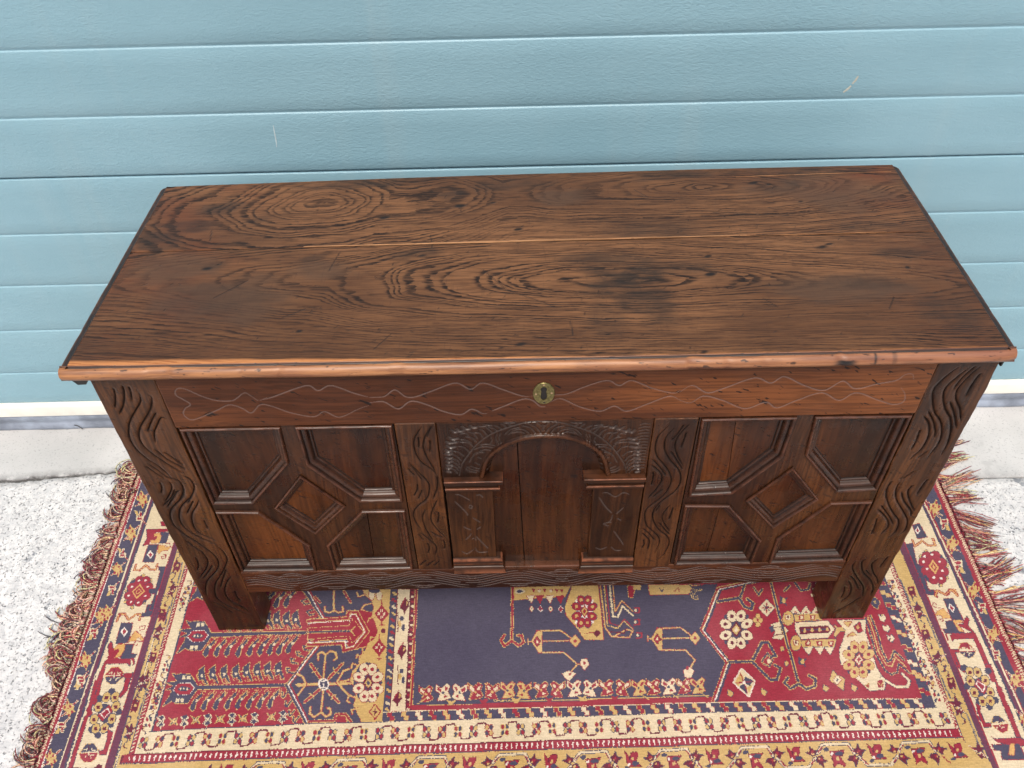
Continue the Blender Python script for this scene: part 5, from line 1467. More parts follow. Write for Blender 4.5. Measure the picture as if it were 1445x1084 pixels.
# --- A
def star(t,x,y,k=1.,fl=1,sx=1.0):
    on_sheet(t)
    f=lambda p:[(x+fl*a*k*sx,y+b*k) for a,b in p]
    P('y',f([(-10,-105),(22,-50),(62,-45),(60,20),(78,42),(30,62),(10,130),(-15,78),(-52,82),(-40,30),(-72,8),(-65,-42),(-40,-30)]))
    for a,b in ((-12,-60),(20,-20),(40,40),(5,80),(-35,55),(-45,-15)): El('r',x+fl*a*k*sx,y+b*k,13*k,20*k)
    El('y',x,y,18*k,18*k);El('r',x,y,6*k,6*k)
    L('c',34*k,f([(50,-35),(105,-85)]));L('r',18*k,f([(55,-40),(105,-85)]))
    L('c',30*k,f([(-25,55),(-85,90)]));L('r',16*k,f([(-25,55),(-85,90)]))
def tul(t,x,y,k=1.,fl=1,up=1):
    on_sheet(t)
    f=lambda p:[(x+fl*a*k,y+up*b*k) for a,b in p]
    P('c',f([(-25,-80),(65,-75),(70,-20),(40,0),(45,45),(15,50),(5,10),(-25,60),(-60,60),(-30,10)]))
    P('r',f([(-12,-65),(55,-62),(45,-35),(-12,-35)]));P('r',f([(10,-25),(45,-20),(35,40),(18,35)]))
    P('y',f([(-20,-10),(5,0),(-10,55),(-55,60)])); El('s',x,y-15*up*k,10*k,10*k)
    L('c',28*k,f([(50,-70),(105,-120)]));L('r',14*k,f([(50,-70),(105,-120)]))
star('A',480,565);star('A',660,70);tul('A',560,290);tul('A',410,820,fl=1)
star('B',612,315);star('B',415,875);tul('B',515,550);tul('B',740,50,k=.9)
star('Cc',492,95,.95);star('Cc',320,560,.95);star('Cc',190,1110,.95);tul('Cc',370,350,.9,1,-1);tul('Cc',235,850,1.0)
for x,y in ((905,285),(832,505)): star('Z1',x,y,.52)
for x,y in ((880,390),): tul('Z1',x,y,.5,1,-1)
star('E',1160,95,1,-1);star('E',1385,590,1,-1);tul('E',1270,320,.9,-1);star('D',1350,165,1.15,-1);tul('E',1430,850,.9,-1);star('D',1470,640,1.15,-1)
star('Z7',690,375,.6,-1);star('Z7',810,625,.62,-1);tul('Z7',765,500,.6,-1);tul('Z7',860,790,.65,-1)
# cream border left motifs
on_sheet('A')
def mline(pts,t='A',w=44,w2=17):
    on_sheet(t); L('r',w,pts); L('o',w2,pts)
mline([(842,128),(872,52),(935,50),(972,112),(1000,100),(1058,50),(1112,54),(1095,120)])
P('s',[(1190,-60),(1275,-60),(1225,75),(1115,80),(1128,38),(1165,35)],'r',5)
P('s',[(890,150),(1025,150),(975,370),(825,388)],'r',9)
Di('w',925,250,44,55);Di('r',925,250,26,34)
P('o',[(972,358),(1050,240),(1110,285),(1142,330),(1130,360),(1095,312),(1068,325),(1062,352)],'r',8)
L('r',13,[(1060,245),(1120,228),(1155,220),(1162,185),(1108,188),(1102,205)]);L('r',11,[(1120,360),(1070,352),(1045,372),(1042,402),(1070,402),(1076,380)])
P('r',[(690,612),(742,520),(742,460),(732,415),(765,358),(792,390),(790,430),(812,450),(850,435),(870,470),(812,545),(885,562),(1035,552),(1040,620),(1020,628),(992,572),(1000,612),(985,642),(960,612),(715,618),(612,1084),(530,1084),(640,720)],'s',6)
P('s',[(940,390),(1030,390),(1005,500),(1075,505),(1035,553),(885,560),(880,535),(930,450)],'r',7)
P('o',[(803,448),(850,395),(932,388),(928,450),(880,532),(815,548),(868,470),(852,440),(812,462)],'r',8)
L('c',22,[(1005,575),(1015,615)])
L('c',15,[(740,500),(725,560),(660,610),(590,760),(512,1084)])
P('r',[(703,752),(775,660),(860,652),(900,700),(925,735),(922,755)],'o',6);P('s',[(708,765),(922,762),(870,800),(830,842),(770,845),(725,812)],'o',6)
def cross(x,y):
    L('c',13,[(x-100,y+5),(x+100,y-5)]);L('r',8,[(x-95,y+18),(x+95,y+10)]);L('m',12,[(x,y-65),(x-5,y+60)]);L('c',14,[(x,y-20),(x,y+25)])
    L('c',11,[(x-55,y-25),(x-28,y-35),(x-30,y-18)]);L('c',11,[(x+35,y-40),(x+40,y-20),(x+75,y-25)]);L('c',9,[(x-50,y+60),(x-30,y+35)]);L('c',9,[(x+20,y+60),(x+25,y+35),(x+55,y+30)])
cross(810,745)
P('r',[(920,725),(1020,720),(960,900),(885,985),(862,972),(908,905),(948,772),(922,768)],'s',8)
on_sheet('B')
P('r',[(912,0),(965,0),(866,325),(885,372),(850,405),(832,420),(650,1010),(600,1010),(790,420),(812,380),(808,350),(835,300)],'s',4)
L('c',16,[(905,-20),(803,340),(815,372),(762,430),(588,1000)])
def rosB(t,cs,ctr,k=1,rot=25,knobs=()):
    on_sheet(t)
    for a,b in knobs: El('s',a,b,40*k,40*k)
    El('s',ctr[0],ctr[1],90*k,110*k)
    for a,b in cs:
        El('y',a,b,42*k,60*k,rot=rot,st='s',sw=11); P('m',[(a-18*k,b-14*k),(a+20*k,b-18*k),(a+16*k,b+22*k),(a-22*k,b+24*k)])
rosB('B',[(1042,190),(1140,188),(1148,292),(1105,432),(1022,540),(922,542),(902,438),(950,300)],(1030,370),knobs=((1105,125),(970,205),(1180,350),(945,620),(870,560),(1090,500)))
P('r',[(1075,272),(1112,345),(990,465),(942,390)]);L('w',13,[(1055,312),(1082,352),(1018,425),(975,375),(1055,312)])
P('r',[(1255,-20),(1315,-20),(1272,120),(1200,195),(1182,180),(1228,112)],'s',7)
P('r',[(1060,552),(1118,590),(1092,700),(1042,842),(968,842),(958,802),(1010,795),(1050,690)],'s',8)
P('s',[(748,815),(812,725),(900,718),(945,790),(948,808)],'o',6);P('r',[(738,828),(948,828),(920,885),(870,920),(790,920),(748,880)],'o',6)
cross(845,815)
P('m',[(640,1000),(650,985),(905,985),(960,945),(1005,960),(985,1010)])
# next motif below frame
P('s',[(640,1005),(960,1000),(900,1180),(560,1200)],'r',8);Di('w',770,1100,45,55);Di('r',770,1100,26,34)
on_sheet('Cc')
mline([(562,508),(540,582),(612,582),(682,522),(742,578),(812,580),(830,508)],'Cc',48,18)
for a,b in ((655,655),(525,715),(745,712),(438,850),(425,985),(510,1052),(662,988)): El('y',a,b,20,24,st='s',sw=7)
El('s',590,850,150,170)
for a,b in ((600,708),(690,712),(722,792),(692,905),(590,988),(488,985),(462,905),(500,798)): El('r',a,b,58,50,rot=-30,st='s',sw=7)
El('r',595,850,120,130)
for a,b in ((598,716),(682,714),(712,792),(676,906),(588,988),(494,986),(466,906),(506,794)): El('w',a,b,17,11,rot=-25)
P('o',[(612,755),(678,850),(560,948),(508,850)],'r',6);P('r',[(610,780),(655,848),(565,920),(530,852)]);P('o',[(605,810),(632,848),(570,890),(552,855)]);P('r',[(603,825),(618,848),(575,878),(565,856)])
P('s',[(850,540),(935,536),(868,780),(830,860),(778,1090),(725,1090),(800,885),(725,875),(725,822),(808,815),(870,590),(850,585)],'r',5)
P('s',[(715,258),(838,255),(785,480),(642,482)],'r',9);Di('w',740,385,44,54);Di('r',740,385,26,32)
P('s',[(865,103),(985,103),(938,240),(848,240)],'r',6)
P('r',[(695,60),(960,55),(960,92),(800,100),(830,150),(795,200),(738,198),(722,255),(640,272),(695,180)],'s',5)
P('o',[(788,115),(850,108),(878,140),(852,230),(752,242),(738,196),(800,202),(830,150),(790,150)],'r',6)
P('o',[(848,265),(940,268),(910,292),(1002,278),(962,330),(882,335),(852,372),(832,350)],'r',6)
L('r',15,[(905,378),(940,385),(930,430),(885,435),(885,405),(915,408)]);L('r',12,[(940,245),(975,235),(985,250)])
P('r',[(870,-40),(940,-40),(935,20),(880,15)],'s',4)
on_sheet('Z1')
# right cream border
mline([(738,172),(716,112),(765,106),(842,152),(868,140),(882,95),(942,92),(970,152)],'E')
on_sheet('E')
P('s',[(520,-60),(595,-60),(650,95),(702,95),(714,135),(630,138)],'r',5)
P('s',[(812,195),(920,190),(1040,435),(915,442)],'r',9);Di('w',905,298,38,52,sk=-20);Di('r',905,298,22,32,sk=-12)
P('o',[(722,392),(745,335),(812,302),(885,390),(885,418),(802,415),(790,382),(752,378)],'r',8)
L('r',13,[(770,300),(720,290),(690,275),(690,240),(725,245),(730,265)]);L('r',11,[(760,430),(800,425),(815,440),(800,455)])
P('r',[(1040,450),(1082,393),(1108,440),(1092,500),(1185,600),(1215,650),(1390,1084),(1335,1084),(1250,860),(1155,650),(930,652),(912,682),(888,612),(905,595),(1075,590),(1140,578),(975,492),(1000,480),(1042,490)],'s',6)
P('o',[(918,440),(1000,438),(1042,460),(962,472),(1052,578),(985,556)],'r',8)
P('s',[(838,452),(915,440),(985,562),(1055,582),(905,588),(838,592),(812,540),(856,535)],'r',7)
L('r',28,[(845,600),(862,665)]);L('c',14,[(875,600),(890,650)])
L('c',16,[(1108,480),(1200,615),(1290,800),(1425,1100)])
P('r',[(988,755),(1005,700),(1072,690),(1140,742),(1168,768)],'o',6);P('s',[(988,792),(1178,795),(1150,850),(1100,872),(1040,842)],'o',6);cross(1082,778)
P('r',[(898,768),(988,768),(988,800),(942,802),(1000,945),(1062,1010),(1050,1042),(990,992),(940,880)],'s',8)
on_sheet('D')
P('r',[(960,-20),(1040,190),(1092,200),(1110,290),(1350,870),(1412,880),(1172,270),(1122,235),(1040,-20)],'s',5)
L('c',18,[(1045,-20),(1130,210),(1160,250),(1440,880)])
rosB('D',[(775,72),(870,76),(965,175),(1030,320),(1030,425),(930,430),(830,325),(778,185)],(905,255),1.1,-25,((1000,60),(740,245),(1090,420),(1020,500),(700,20),(890,420)))
P('r',[(870,155),(990,250),(950,350),(820,245)]);L('w',14,[(870,190),(960,240),(935,315),(850,225),(870,190)])
P('r',[(850,448),(902,490),(900,560),(972,700),(1042,700),(1042,748),(948,750),(868,560)],'s',9)
P('s',[(1048,695),(1070,612),(1132,610),(1235,692)],'o',6);P('r',[(1058,732),(1252,715),(1242,800),(1180,822),(1110,772)],'o',6);cross(1150,715)
P('r',[(1092,895),(1400,885),(1450,905),(1470,980),(1360,1000),(1120,935),(1040,860)],'s',5)
P('s',[(1050,965),(1390,960),(1480,1150),(1180,1150),(1160,1040),(1080,1030)],'r',8);P('o',[(1275,965),(1325,960),(1330,1100),(1260,1090)],'r',6)
mline([(532,600),(550,645),(602,606),(642,640),(692,640),(676,595)],'Z7',28,11)
on_sheet('Z7')
P('s',[(485,630),(532,622),(562,760),(600,795),(590,820),(640,950),(695,962),(695,985),(625,975),(555,800)],'r',3)
for a,b in ((628,682),(590,715),(770,775),(768,862),(728,910)): El('y',a,b,12,14,st='s',sw=4)
El('s',680,792,88,112)
for a,b in ((630,715),(690,712),(735,760),(748,820),(730,870),(680,872),(625,810),(610,750)): El('r',a,b,36,34,st='s',sw=4)
El('r',680,792,70,85)
for a,b in ((615,715),(668,702),(720,752),(740,812),(730,865),(678,860),(632,800),(610,752)): El('w',a,b,9,8)
P('o',[(672,735),(715,790),(690,840),(645,785)],'r',4);P('r',[(672,752),(700,790),(688,820),(660,785)]);P('o',[(675,770),(690,790),(684,808),(668,786)])
P('s',[(530,500),(580,485),(637,582),(568,592)],'r',5);Di('w',568,535,20,28);Di('r',568,535,11,16)
mline([(690,988),(702,950),(762,978),(800,942),(845,985)],'Z7',28,11)
# yellow side borders: dark stars, red crowns, weaving line
def ystar(t,x,y,k,fl):
    on_sheet(t); f=lambda p:[(x+fl*a*k,y+b*k) for a,b in p]
    P('m',f([(20,-75),(30,-25),(70,-25),(45,5),(30,30),(0,20),(-35,30),(-20,0),(-50,-10),(-20,-25),(0,-40)]),'s',5)
    P('m',f([(-40,30),(-10,55),(30,40),(5,70),(0,115),(-30,80),(-65,85),(-50,55)]),'s',5)
    L('c',26*k,f([(35,10),(100,-35)]));L('r',12*k,f([(38,8),(95,-33)]));L('c',26*k,f([(-75,75),(-10,35)]));L('r',12*k,f([(-70,72),(-15,38)]))
def crown(t,x,y,k,fl):
    on_sheet(t); f=lambda p:[(x+fl*a*k,y+b*k) for a,b in p]
    P('m',f([(-20,-50),(45,-45),(30,30),(10,60),(-10,30),(-30,50),(-45,60),(-35,20)]),'r',6);P('y',f([(-5,-30),(25,-30),(20,-5),(-5,-5)]))
ystar('A',1310,235,1,1);ystar('A',1165,795,1,1);crown('A',1245,540,1,1);crown('A',1355,80,1,1);crown('A',1045,1075,1,1)
ystar('B',1310,560,1,1);crown('B',1360,300,1,1);ystar('B',1440,0,1,1);crown('B',1235,900,1,1)
ystar('Cc',1020,810,1,1);crown('Cc',1075,540,1.1,1);crown('Cc',880,1130,1,1)
def weave(t,pts,c2='g'):
    on_sheet(t); L('s',26,pts);L('c',13,pts)
    if c2: L('g',7,pts)
weave('A',[(1430,-40),(1385,170)]);weave('A',[(1255,340),(1150,740)],None);weave('A',[(1175,890),(1120,1090)])
weave('B',[(1440,260),(1380,520)]);weave('B',[(1215,680),(1140,1000)],None)
weave('Cc',[(1150,480),(1090,740)]);weave('Cc',[(1030,940),(990,1090)],'g')
ystar('E',530,310,1,-1);ystar('E',735,860,1,1);crown('E',455,110,1,-1);crown('E',615,600,1.1,-1)
ystar('D',620,470,1.2,-1);crown('D',550,210,1.25,-1)
weave('E',[(325,-20),(440,250)]);weave('E',[(610,390),(660,480),(770,745)],'g');weave('E',[(690,940),(760,1100)])
weave('D',[(350,-10),(535,390)]);weave('D',[(735,590),(790,700),(900,990)])
ystar('D',900,1030,1.2,-1)
# slate outlines that break up the gold side borders
def scroll(t,pts,w=9): on_sheet(t); L('s',w,pts)
for t,x,y in (('A',1300,400),('A',1215,660),('A',1090,930),('B',1265,700),('B',1300,470),('B',1390,170),('Cc',1035,680),('Cc',950,980),('Cc',1100,420)):
    on_sheet(t); L('s',9,[(x-35,y-60),(x-10,y-75),(x+20,y-45),(x+15,y-10),(x-25,y+15),(x-20,y+50),(x+10,y+70)]); P('m',[(x-40,y+40),(x-15,y+30),(x-5,y+60),(x-30,y+75)]); P('m',[(x+5,y-80),(x+35,y-70),(x+25,y-40)])
for t,x,y in (('E',480,240),('E',570,460),('E',650,700),('E',800,960),('D',560,330),('D',690,640),('D',480,60)):
    on_sheet(t); L('s',9,[(x+35,y-60),(x+10,y-75),(x-20,y-45),(x-10,y-10),(x+30,y+15),(x+25,y+50),(x,y+70)]); P('m',[(x+45,y+40),(x+20,y+30),(x+8,y+60),(x+35,y+75)]); P('m',[(x-5,y-80),(x-35,y-70),(x-25,y-40)])
stripe('s',purR,tuple((a+1.3,b) for a,b in purR)); stripe('s',tuple((a-1.4,b) for a,b in br2a),br2a)
stripe('s',tuple((a-1.3,b) for a,b in RP[0]),RP[0]); stripe('s',rb2r,tuple((a+1.3,b) for a,b in rb2r))
# small side borders
def grp(t,x,y,ty,rx=15,ry=22,dx=22,dy=28,sk=0):
    on_sheet(t)
    c={'A':('r','ys','sy'),'B':('y','rs','sr'),'C':('s','ry','yr')}[ty]
    for i,row in enumerate(c[1:]):
        for j,q in enumerate(row):
            X=x+(j*2-1)*dx+sk*(i*2-1); Y=y+(i*2-1)*dy
            El(q,X,Y,rx,ry,st=c[0] if ty!='B' else None,sw=6)
for x,y,ty in ((1395,660,'B'),(1335,860,'A'),(1280,1030,'C')): grp('A',x,y,ty,13,20,18,26,-6)
for x,y,ty in ((270,85,'C'),(215,270,'A'),(155,470,'B')): grp('F1',x,y,ty,16,24,20,34,-6)
for x,y,ty in ((280,200,'B'),(350,360,'C'),(420,545,'A'),(500,740,'B'),(575,935,'C'),(225,30,'A')): grp('E',x,y,ty,15,20,20,26,6)
for x,y,ty in ((285,180,'A'),(375,390,'B')): grp('D',x,y,ty,18,24,24,32,8)
for t,x,y,sg in (('A',1420,560,1),('A',1365,760,-1),('A',1310,950,1),('F1',240,180,-1),('F1',185,370,1),('F1',110,560,-1),('Cc',1240,760,1),('Cc',1180,910,-1),('Cc',1130,1050,1)):
    on_sheet(t); L('m',9,[(x-22*sg,y-45),(x+20*sg,y-40),(x+26*sg,y),(x-6*sg,y+20),(x-10*sg,y+50)]); El('s',x-14*sg,y+30,12,18); El('y',x+10*sg,y-18,10,15)
for t,x,y,sg in (('E',315,285,1),('E',385,450,-1),('E',460,640,1),('E',540,840,-1),('E',250,110,-1),('D',245,90,1),('D',330,280,-1)):
    on_sheet(t); L('m',9,[(x-22*sg,y-45),(x+20*sg,y-40),(x+26*sg,y),(x-6*sg,y+20),(x-10*sg,y+50)]); El('s',x-14*sg,y+30,12,18); El('y',x+10*sg,y-18,10,15)
for x,y,ty in ((1210,840,'A'),(1150,980,'C')): grp('Cc',x,y,ty,14,20,18,26,-5)
# right stepped border
def stepR(t,x,y,c,k=1):
    on_sheet(t); P(c,[(x+a*k,y+b*k) for a,b in [(-50,-38),(0,-40),(10,-8),(55,-6),(75,34),(22,36),(12,6),(-36,6)]],'r' if c!='r' else 'y',4)
for x,y,c in ((150,145,'y'),(212,285,'r'),(270,430,'c'),(330,595,'y'),(390,760,'r'),(455,930,'c'),(500,1050,'y'),(90,10,'r')): stepR('E',x,y,c)
for x,y,c in ((150,145,'y'),(215,320,'r')): stepR('D',x,y,c,1.15)
# ---------- bottom strips, drawn over the sides' inner ends
cxs=[215,434.7,1006,1319.5]; cys=[1031.6,1021,1004.8,998.6]
rxs=[190,370,540,1000,1180,1350]; r0=[1064,1057.8,1052.2,1038.5,1031.6,1027.9]; r1=[1077.1,1070.2,1064,1050.9,1044.7,1040.3]
ct=lambda x: float(np.interp(x,cxs,cys)) + (0 if x>215 else (215-x)*.048)
f0=lambda x: float(np.interp(x,rxs,r0))+ (0 if x>190 else (190-x)*.034)
f1=lambda x: float(np.interp(x,rxs,r1))+ (0 if x>190 else (190-x)*.034)
def ext(f,x0,x1,n=30): return [(x0+(x1-x0)*k/n,f(x0+(x1-x0)*k/n)) for k in range(n+1)]
on_sheet('px')
xl,xr=190,1347
P('c',ext(ct,214,1322)+[(1347,f0(1347))]+ext(f0,xr,xl))
# step strip
st=lambda x: ct(x)-13.5
P('s',ext(st,541,1302)+[(1320,998)]+ext(ct,1302,540))
L('c',1.2,ext(st,541,1300)); L('s',1.5,ext(ct,210,1320))
def Pm(c,ctr,pts,stk=None,w=1.):
    q=[(ctr[0]+a,ctr[1]+b) for a,b in pts]
    if stk: ops.append(('L',stk,w*2,q+[q[0]]))
    ops.append(('P',c,0,q))
seq='srsysc'
k0=-int((1012.5-548)/9.8)
for k in range(k0,31):
    x=1012.5+k*9.8
    c=seq[k%6]
    if c=='s' or x>1308 or x<545: continue
    Pm(c,pxmm((x,ct(x)-6.8)),[(-6.5,7.6),(1.2,7.6),(1.2,1),(6.2,0),(6.2,-7.6),(-1.2,-7.6),(-1.2,-1),(-6.5,0)],'r' if c!='r' else 'y',.8)
# groups
def grpm(c0,ty):
    c={'A':('r','ys','sy'),'B':('y','rs','sr'),'C':('s','ry','yr')}[ty]
    for i,row in enumerate(c[1:]):
        for j,q in enumerate(row):
            e=[(c0[0]+(j*2-1)*3.7+(2.9)*math.cos(t),c0[1]-(i*2-1)*5.2+4.4*math.sin(t)) for t in [2*math.pi*z/10 for z in range(10)]]
            ops.append(('L',c[0],2.4 if ty!='B' else 1.2,e+[e[0]])); ops.append(('P',q,0,e))
cs=[]
for k in range(52):
    x=202.5+22.17*k; cs.append(pxmm((x,(ct(x)+f0(x))/2-.3)))
for k in range(51):
    a,b=cs[k],cs[k+1]; m=(a+b)/2; s=1 if k%2 else -1
    pts=[(a[0]+4,a[1]+s*6),(a[0]+6.5,a[1]+s*12.5),(b[0]-7,b[1]+s*13.5),(b[0]-4.5,b[1]+s*8)] if s>0 else [(a[0]+5,a[1]-8),(a[0]+7,a[1]-13.5),(b[0]-6.5,b[1]-12.5),(b[0]-4,b[1]-6)]
    ops.append(('L','m',2.6,pts))
for k in range(52): grpm(cs[k],'CAB'[k%3])
# red strip
on_sheet('px')
P('r',ext(f0,176,1352)+ext(f1,1357,170)); L('m',1.6,ext(f0,186,1349)); L('s',1.6,ext(f1,170,1357))
n=int((1350-180)/7.2)
random.seed(3)
for k in range(n):
    x=182+7.2*k; c0=pxmm((x,(f0(x)+f1(x))/2)); f=1 if (x*0.013)%2<1 else -1
    if random.random()<.12: f=-f
    Pm('w',c0,[(-1.6*f,4.6),(1.2*f,4.4),(.6*f,1.0),(2.0*f,.6),(.5*f,-4.8),(-1.0*f,-4.4),(-.4*f,-.8),(-2.0*f,-.2)])
# yellow border
yb=lambda x: f1(x)+44+ (1350-x)*.004
P('y',[(168,f1(168)+1)]+ext(lambda x:f1(x)+.8,172,1357)+[(1402,1088)]+ext(yb,1402,118))
save=ops; ops=[]
on_sheet('F4')
L('c',30,[(345,865),(440,962),(705,958),(775,855)],'s',9); L('c',30,[(795,800),(838,705),(1130,692),(1210,800)],'s',9)
for a in ([(368,885),(400,905),(415,935),(450,950)],[(735,925),(765,870)],[(805,785),(835,735)],[(1125,715),(1155,735),(1170,755),(1200,785)]): L('r',17,a)
P('m',[(325,722),(348,778),(415,790),(378,820),(372,862),(330,835),(296,815),(282,780),(308,770)],'s',6);P('m',[(235,860),(290,848),(335,885),(325,930),(308,975),(290,930),(245,905),(212,900)],'s',6)
P('m',[(695,722),(742,762),(780,768),(772,815),(748,832),(700,812),(662,795),(705,780)],'s',6);P('m',[(795,838),(850,828),(868,862),(918,885),(868,900),(885,962),(838,922),(790,895)],'s',6)
for x,y in ((325,815),(305,880),(745,808),(822,862)): El('y',x,y,14,14)
for x,y in ((335,800),(290,880),(735,785),(845,870)): El('r',x,y,16,18)
P('r',[(428,716),(500,790),(505,740),(520,728),(578,728),(592,780),(578,832),(658,888),(512,897),(490,860)],'m',4);El('s',580,858,42,26);El('y',540,806,16,20);El('w',510,868,14,18);El('s',488,912,30,20);El('m',505,800,12,22)
P('r',[(928,780),(1090,763),(1070,822),(1040,830),(1118,920),(1112,952),(1040,905),(990,958),(985,895)],'m',4);El('s',1032,800,46,24);El('y',1026,856,18,22);El('w',957,806,16,18);El('s',890,758,34,24);El('m',970,860,12,22)
per=ops; ops=save
base=zpx('F4',(780,830))
on_sheet('px')
ks=[-8,-7,-6,-5,-4,-3,-2,-1,0,1]
for k in ks:
    x=1267+k*115.0; 
    if x<120: continue
    yc=960+830/8.03+ (f1(x)-f1(1267))*1.02
    b2=pxmm((x,yc)); d=b2-base
    for o in per:
        q=[(a+d[0],b+d[1]) for a,b in o[3]]
        if max(a for a,b in q)>base[0]+130: continue
        ops.append((o[0],o[1],o[2],q))
border_ops=ops

all_ops=border_ops[:nbase]+field_ops+border_ops[nbase:]
PAL = dict(r=lin(142, 32, 52), s=lin(72, 68, 88), c=lin(202, 185, 152), y=lin(186, 154, 92), o=lin(194, 148, 80), m=lin(100, 34, 54), p=lin(100, 52, 74), w=lin(212, 202, 190), g=lin(126, 118, 112))
KEYS = list(PAL)
NX, NY = 1060, 528
RY0, RY1 = -400.0, 450.0


def edge_l(y): return LB[0][0][0] + (LB[0][1][0] - LB[0][0][0]) * (y + 420) / 900


def edge_r(y): return rre[0][0] + (rre[1][0] - rre[0][0]) * (y + 420) / 900


def paint(ops):
    G = np.zeros((NY, NX), np.uint8); r = np.random.default_rng(1)
    jx = r.uniform(-.33, .33, (NY, NX)); jy = r.uniform(-.33, .33, (NY, NX))
    gx0, gy0 = np.meshgrid(np.arange(NX) / 30., np.arange(NY) / 30.)
    jx += 0.55 * vnoise(gx0, gy0, 61, 2); jy += 0.7 * vnoise(gx0, gy0, 62, 2)
    kx = NX / 1770.; ky = NY / (RY1 - RY0)
    for kind, c, w, pts in ops:
        a = np.array(pts, float)
        gy = (a[:, 1] - RY0) * ky; gx = (a[:, 0] - edge_l(a[:, 1])) / (edge_r(a[:, 1]) - edge_l(a[:, 1])) * NX
        m = w * .5 * kx + 2
        x0, x1 = int(max(0, np.floor(gx.min() - m))), int(min(NX, np.ceil(gx.max() + m) + 1)); y0, y1 = int(max(0, np.floor(gy.min() - m))), int(min(NY, np.ceil(gy.max() + m) + 1))
        if x1 <= x0 or y1 <= y0: continue
        yy, xx = np.mgrid[y0:y1, x0:x1]; xx = xx + .5 + jx[y0:y1, x0:x1]; yy = yy + .5 + jy[y0:y1, x0:x1]
        M = np.zeros(xx.shape, bool); n = len(gx)
        if kind == 'P':
            for i in range(n):
                xa, ya, xb, yb_ = gx[i], gy[i], gx[(i + 1) % n], gy[(i + 1) % n]
                if ya != yb_: M ^= ((ya > yy) != (yb_ > yy)) & (xx < (xb - xa) * (yy - ya) / (yb_ - ya) + xa)
        else:
            rad = max(w * .5 * kx, .5)
            for i in range(n - 1):
                dx, dy = gx[i + 1] - gx[i], gy[i + 1] - gy[i]; l2 = dx * dx + dy * dy + 1e-9
                t = np.clip(((xx - gx[i]) * dx + (yy - gy[i]) * dy) / l2, 0, 1)
                M |= ((xx - gx[i] - t * dx) ** 2 + (yy - gy[i] - t * dy) ** 2) < rad * rad
        G[y0:y1, x0:x1][M] = KEYS.index(c)
    return G


G = paint(all_ops)
vy = np.linspace(RY0, RY1, NY + 1); vu = np.linspace(0, 1, NX + 1)
U, VY = np.meshgrid(vu, vy)
XL, XR = edge_l(VY), edge_r(VY)
VX = XL + (XR - XL) * U
wave = 0.9 * vnoise(VX / 160, VY / 160, 71, 2)
VZ = -1.0 + wave * 0.8 + rng.uniform(-0.35, 0.35, VX.shape)
under = (np.abs(VX - 10) < 640) & (VY > 0)
VZ[under] = np.minimum(VZ[under], -0.4)
co = np.stack([VX + 2.0 * vnoise(VY / 70, VX * 0 + 2, 72, 2) * ((U < 0.01) | (U > 0.99)), VY, VZ], -1) / 1000
me = grid_mesh('rug', co, NX + 1, NY + 1, RUG, skirt=lambda t: t * np.array([1, 1, 0]) + np.array([0, 0, GZ + 0.0004]), sharp=180)
P4 = np.array([(*PAL[k], 1.0) for k in KEYS], np.float32)
fc = P4[G].reshape(-1, 4)
fc[:, :3] *= rng.uniform(0.90, 1.10, (len(fc), 1)).astype(np.float32)
nf = len(me.polygons)
full = np.tile(np.array([[*PAL['m'], 1.0]], np.float32), (nf, 1)); full[:len(fc)] = fc
at = me.attributes.new('pile', 'FLOAT_COLOR', 'FACE')
at.data.foreach_set('color', full.ravel())
rug = link(bpy.data.objects.new('rug', me))
tag(rug, 'worn crimson, slate blue and cream patterned wool rug with knotted fringe under the chest', 'rug')

# ------------------------------------------------------------------ fringe: tassels of mixed yarn
YC = [PAL['m'], PAL['r'], lin(150, 52, 62), lin(170, 70, 74), lin(176, 92, 88), lin(226, 200, 160), lin(222, 180, 116), lin(226, 200, 160), lin(214, 150, 130), lin(230, 206, 170), lin(104, 94, 104), lin(176, 150, 132), lin(128, 64, 72), lin(206, 170, 146)]


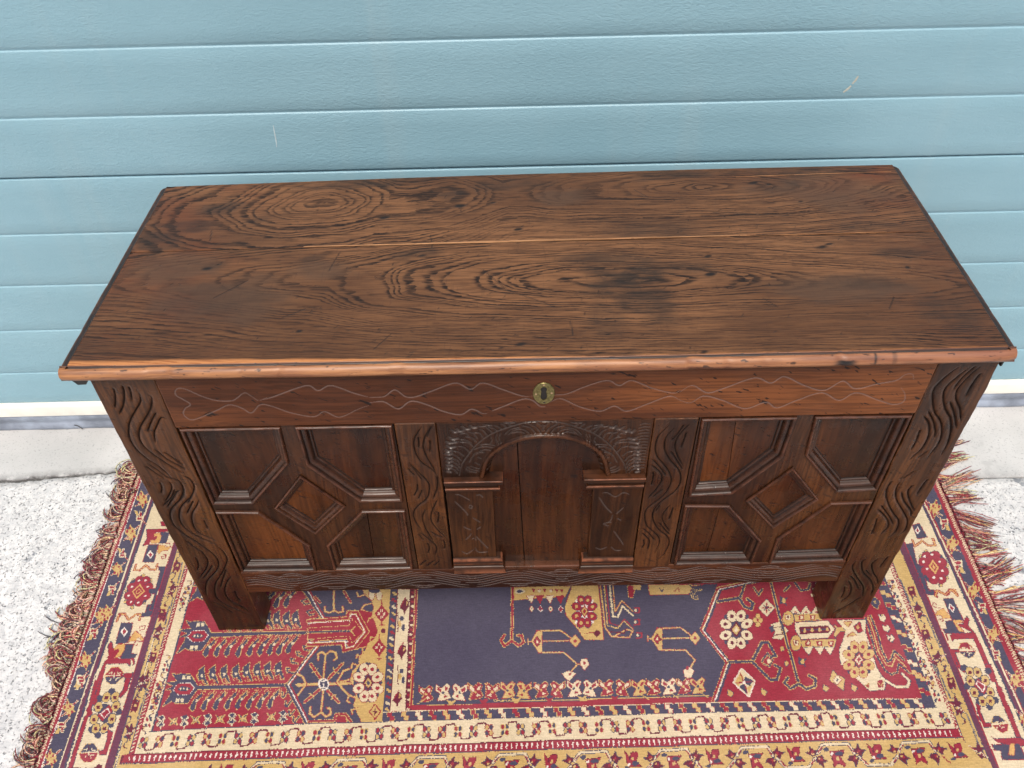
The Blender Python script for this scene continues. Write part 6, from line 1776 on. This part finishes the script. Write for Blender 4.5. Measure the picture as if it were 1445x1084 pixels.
def tassel_mesh(seed, length, curl, strands, spread, bunch):
    r = np.random.default_rng(seed)
    V = []; F = []; C = []
    seg = 11
    bend = r.uniform(-1, 1) * curl * 0.7
    loop = curl > 0.8
    bsign = 1 if seed % 2 else -1
    seg = 14 if loop else 11
    for s in range(strands):
        col = YC[r.integers(len(YC))]
        y0 = r.uniform(-0.006, 0.006); x = -0.006; y = y0; z = 0.0035 + r.uniform(0, 0.002)
        ang = r.normal(0, 0.22) * spread + bend * 0.3
        L = length * r.uniform(0.70, 1.12)
        ph = r.uniform(0, 6.28); hook = bsign * r.uniform(1.3, 3.6) * min(1.2, curl / 1.5); cur = r.normal(0, 0.2) * curl + bend * 1.3
        pts = []
        for k in range(seg + 1):
            x = max(x, -0.004 + 0.010 * (k > 1))
            pts.append((x, y, z))
            t = k / seg
            ang += ((hook * (0.5 + 1.2 * t) if loop else cur * 2.6 + 0.9 * curl * math.sin(ph + 6 * t)) + r.normal(0, 0.25)) / seg
            x += math.cos(ang) * L / seg; y += math.sin(ang) * L / seg - y * bunch * 0.12
            z = max(-0.0038 + 0.0010 * (s % 4), z + (-0.004 + 0.006 * curl * math.sin(ph + 4 * t) + r.normal(0, .0006)) / seg * 2.2)
        rad = r.uniform(0.0009, 0.0015) * (1.15 if loop else 0.9)
        b = len(V)
        for k, q in enumerate(pts):
            rr = rad * (1.0 if k < seg else 0.5)
            d = np.array(pts[min(k + 1, seg)]) - np.array(pts[max(k - 1, 0)]); d /= np.linalg.norm(d) + 1e-9
            sdv = np.cross(d, (0, 0, 1)); sdv /= np.linalg.norm(sdv) + 1e-9; u = np.cross(sdv, d)
            for j in range(3):
                a = 2.094 * j + 0.9 * k
                V.append(tuple(np.array(q) + rr * (math.cos(a) * sdv + math.sin(a) * u)))
            if k:
                for j in range(3): F.append((b + 3 * k - 3 + j, b + 3 * k - 3 + (j + 1) % 3, b + 3 * k + (j + 1) % 3, b + 3 * k + j))
        C += [(*[c * r.uniform(.8, 1.2) for c in col], 1.0)] * (3 * (seg + 1))
    # the red knotted root
    me = bpy.data.meshes.new('tassel')
    me.from_pydata(V, [], F)
    finish(me, YARN, True)
    at = me.attributes.new('pile', 'FLOAT_COLOR', 'POINT'); at.data.foreach_set('color', np.array(C, np.float32).ravel())
    return me


LEFT = [tassel_mesh(100 + k, 0.054 if k % 3 else 0.070, (1.6, 2.1, 1.2)[k % 3], 18, 1.6, 0.4) for k in range(9)]
RIGHT = [tassel_mesh(200 + k, 0.078 if k % 3 else 0.094, (0.30, 0.45, 0.2, 0.6)[k % 4], 14, 0.75, 1.9) for k in range(10)]
tr = random.Random(9)
for side, lib, step in ((-1, LEFT, 0.0135), (1, RIGHT, 0.0165)):
    y = RY0 / 1000 + 0.006
    while y < RY1 / 1000 - 0.004:
        x = (edge_l(y * 1000) if side < 0 else edge_r(y * 1000)) / 1000
        o = bpy.data.objects.new('tassel', lib[tr.randrange(len(lib))])
        o.location = (x, y, 0.0)
        a = tr.gauss(0, 0.22) + (0.25 * math.sin(y * 23) if side > 0 else 0.2 * math.sin(y * 31))
        o.rotation_euler = (0, 0, (math.pi if side < 0 else 0.0) + a)
        k = tr.uniform(0.85, 1.15) * (1.0 + 0.22 * math.sin(y * 17 + side) if side > 0 else 1.0 + 0.25 * math.sin(y * 13 + 1))
        o.scale = (k, tr.uniform(0.8, 1.2) * (1 if tr.random() < .5 else -1), 1.0)
        link(o, rug)
        y += step * tr.uniform(0.75, 1.25)
# selvedge: small red knots between braid and yarn, one strip per end
for side in (-1, 1):
    V = []; F = []; C = []
    y = RY0
    while y < RY1:
        x = edge_l(y) if side < 0 else edge_r(y)
        w = tr.uniform(5, 9)
        b = len(V)
        tip = tr.uniform(7, 15)
        V += [(x / 1000 - side * 0.003, y / 1000, -0.0005), (x / 1000 - side * 0.003, (y + w) / 1000, -0.0005), ((x + side * tip) / 1000, (y + w * tr.uniform(.2, .8)) / 1000, -0.0035), (x / 1000, (y + w * .5) / 1000, 0.0012)]
        F += [(b, b + 3, b + 2), (b + 3, b + 1, b + 2), (b, b + 1, b + 3)]
        col = tr.choice([PAL['r'], PAL['r'], PAL['m'], lin(150, 60, 66)])
        C += [(*col, 1.0)] * 4
        y += w * 0.85
    o = obj('selvedge', V, F, YARN, rug)
    at = o.data.attributes.new('pile', 'FLOAT_COLOR', 'POINT'); at.data.foreach_set('color', np.array(C, np.float32).ravel())
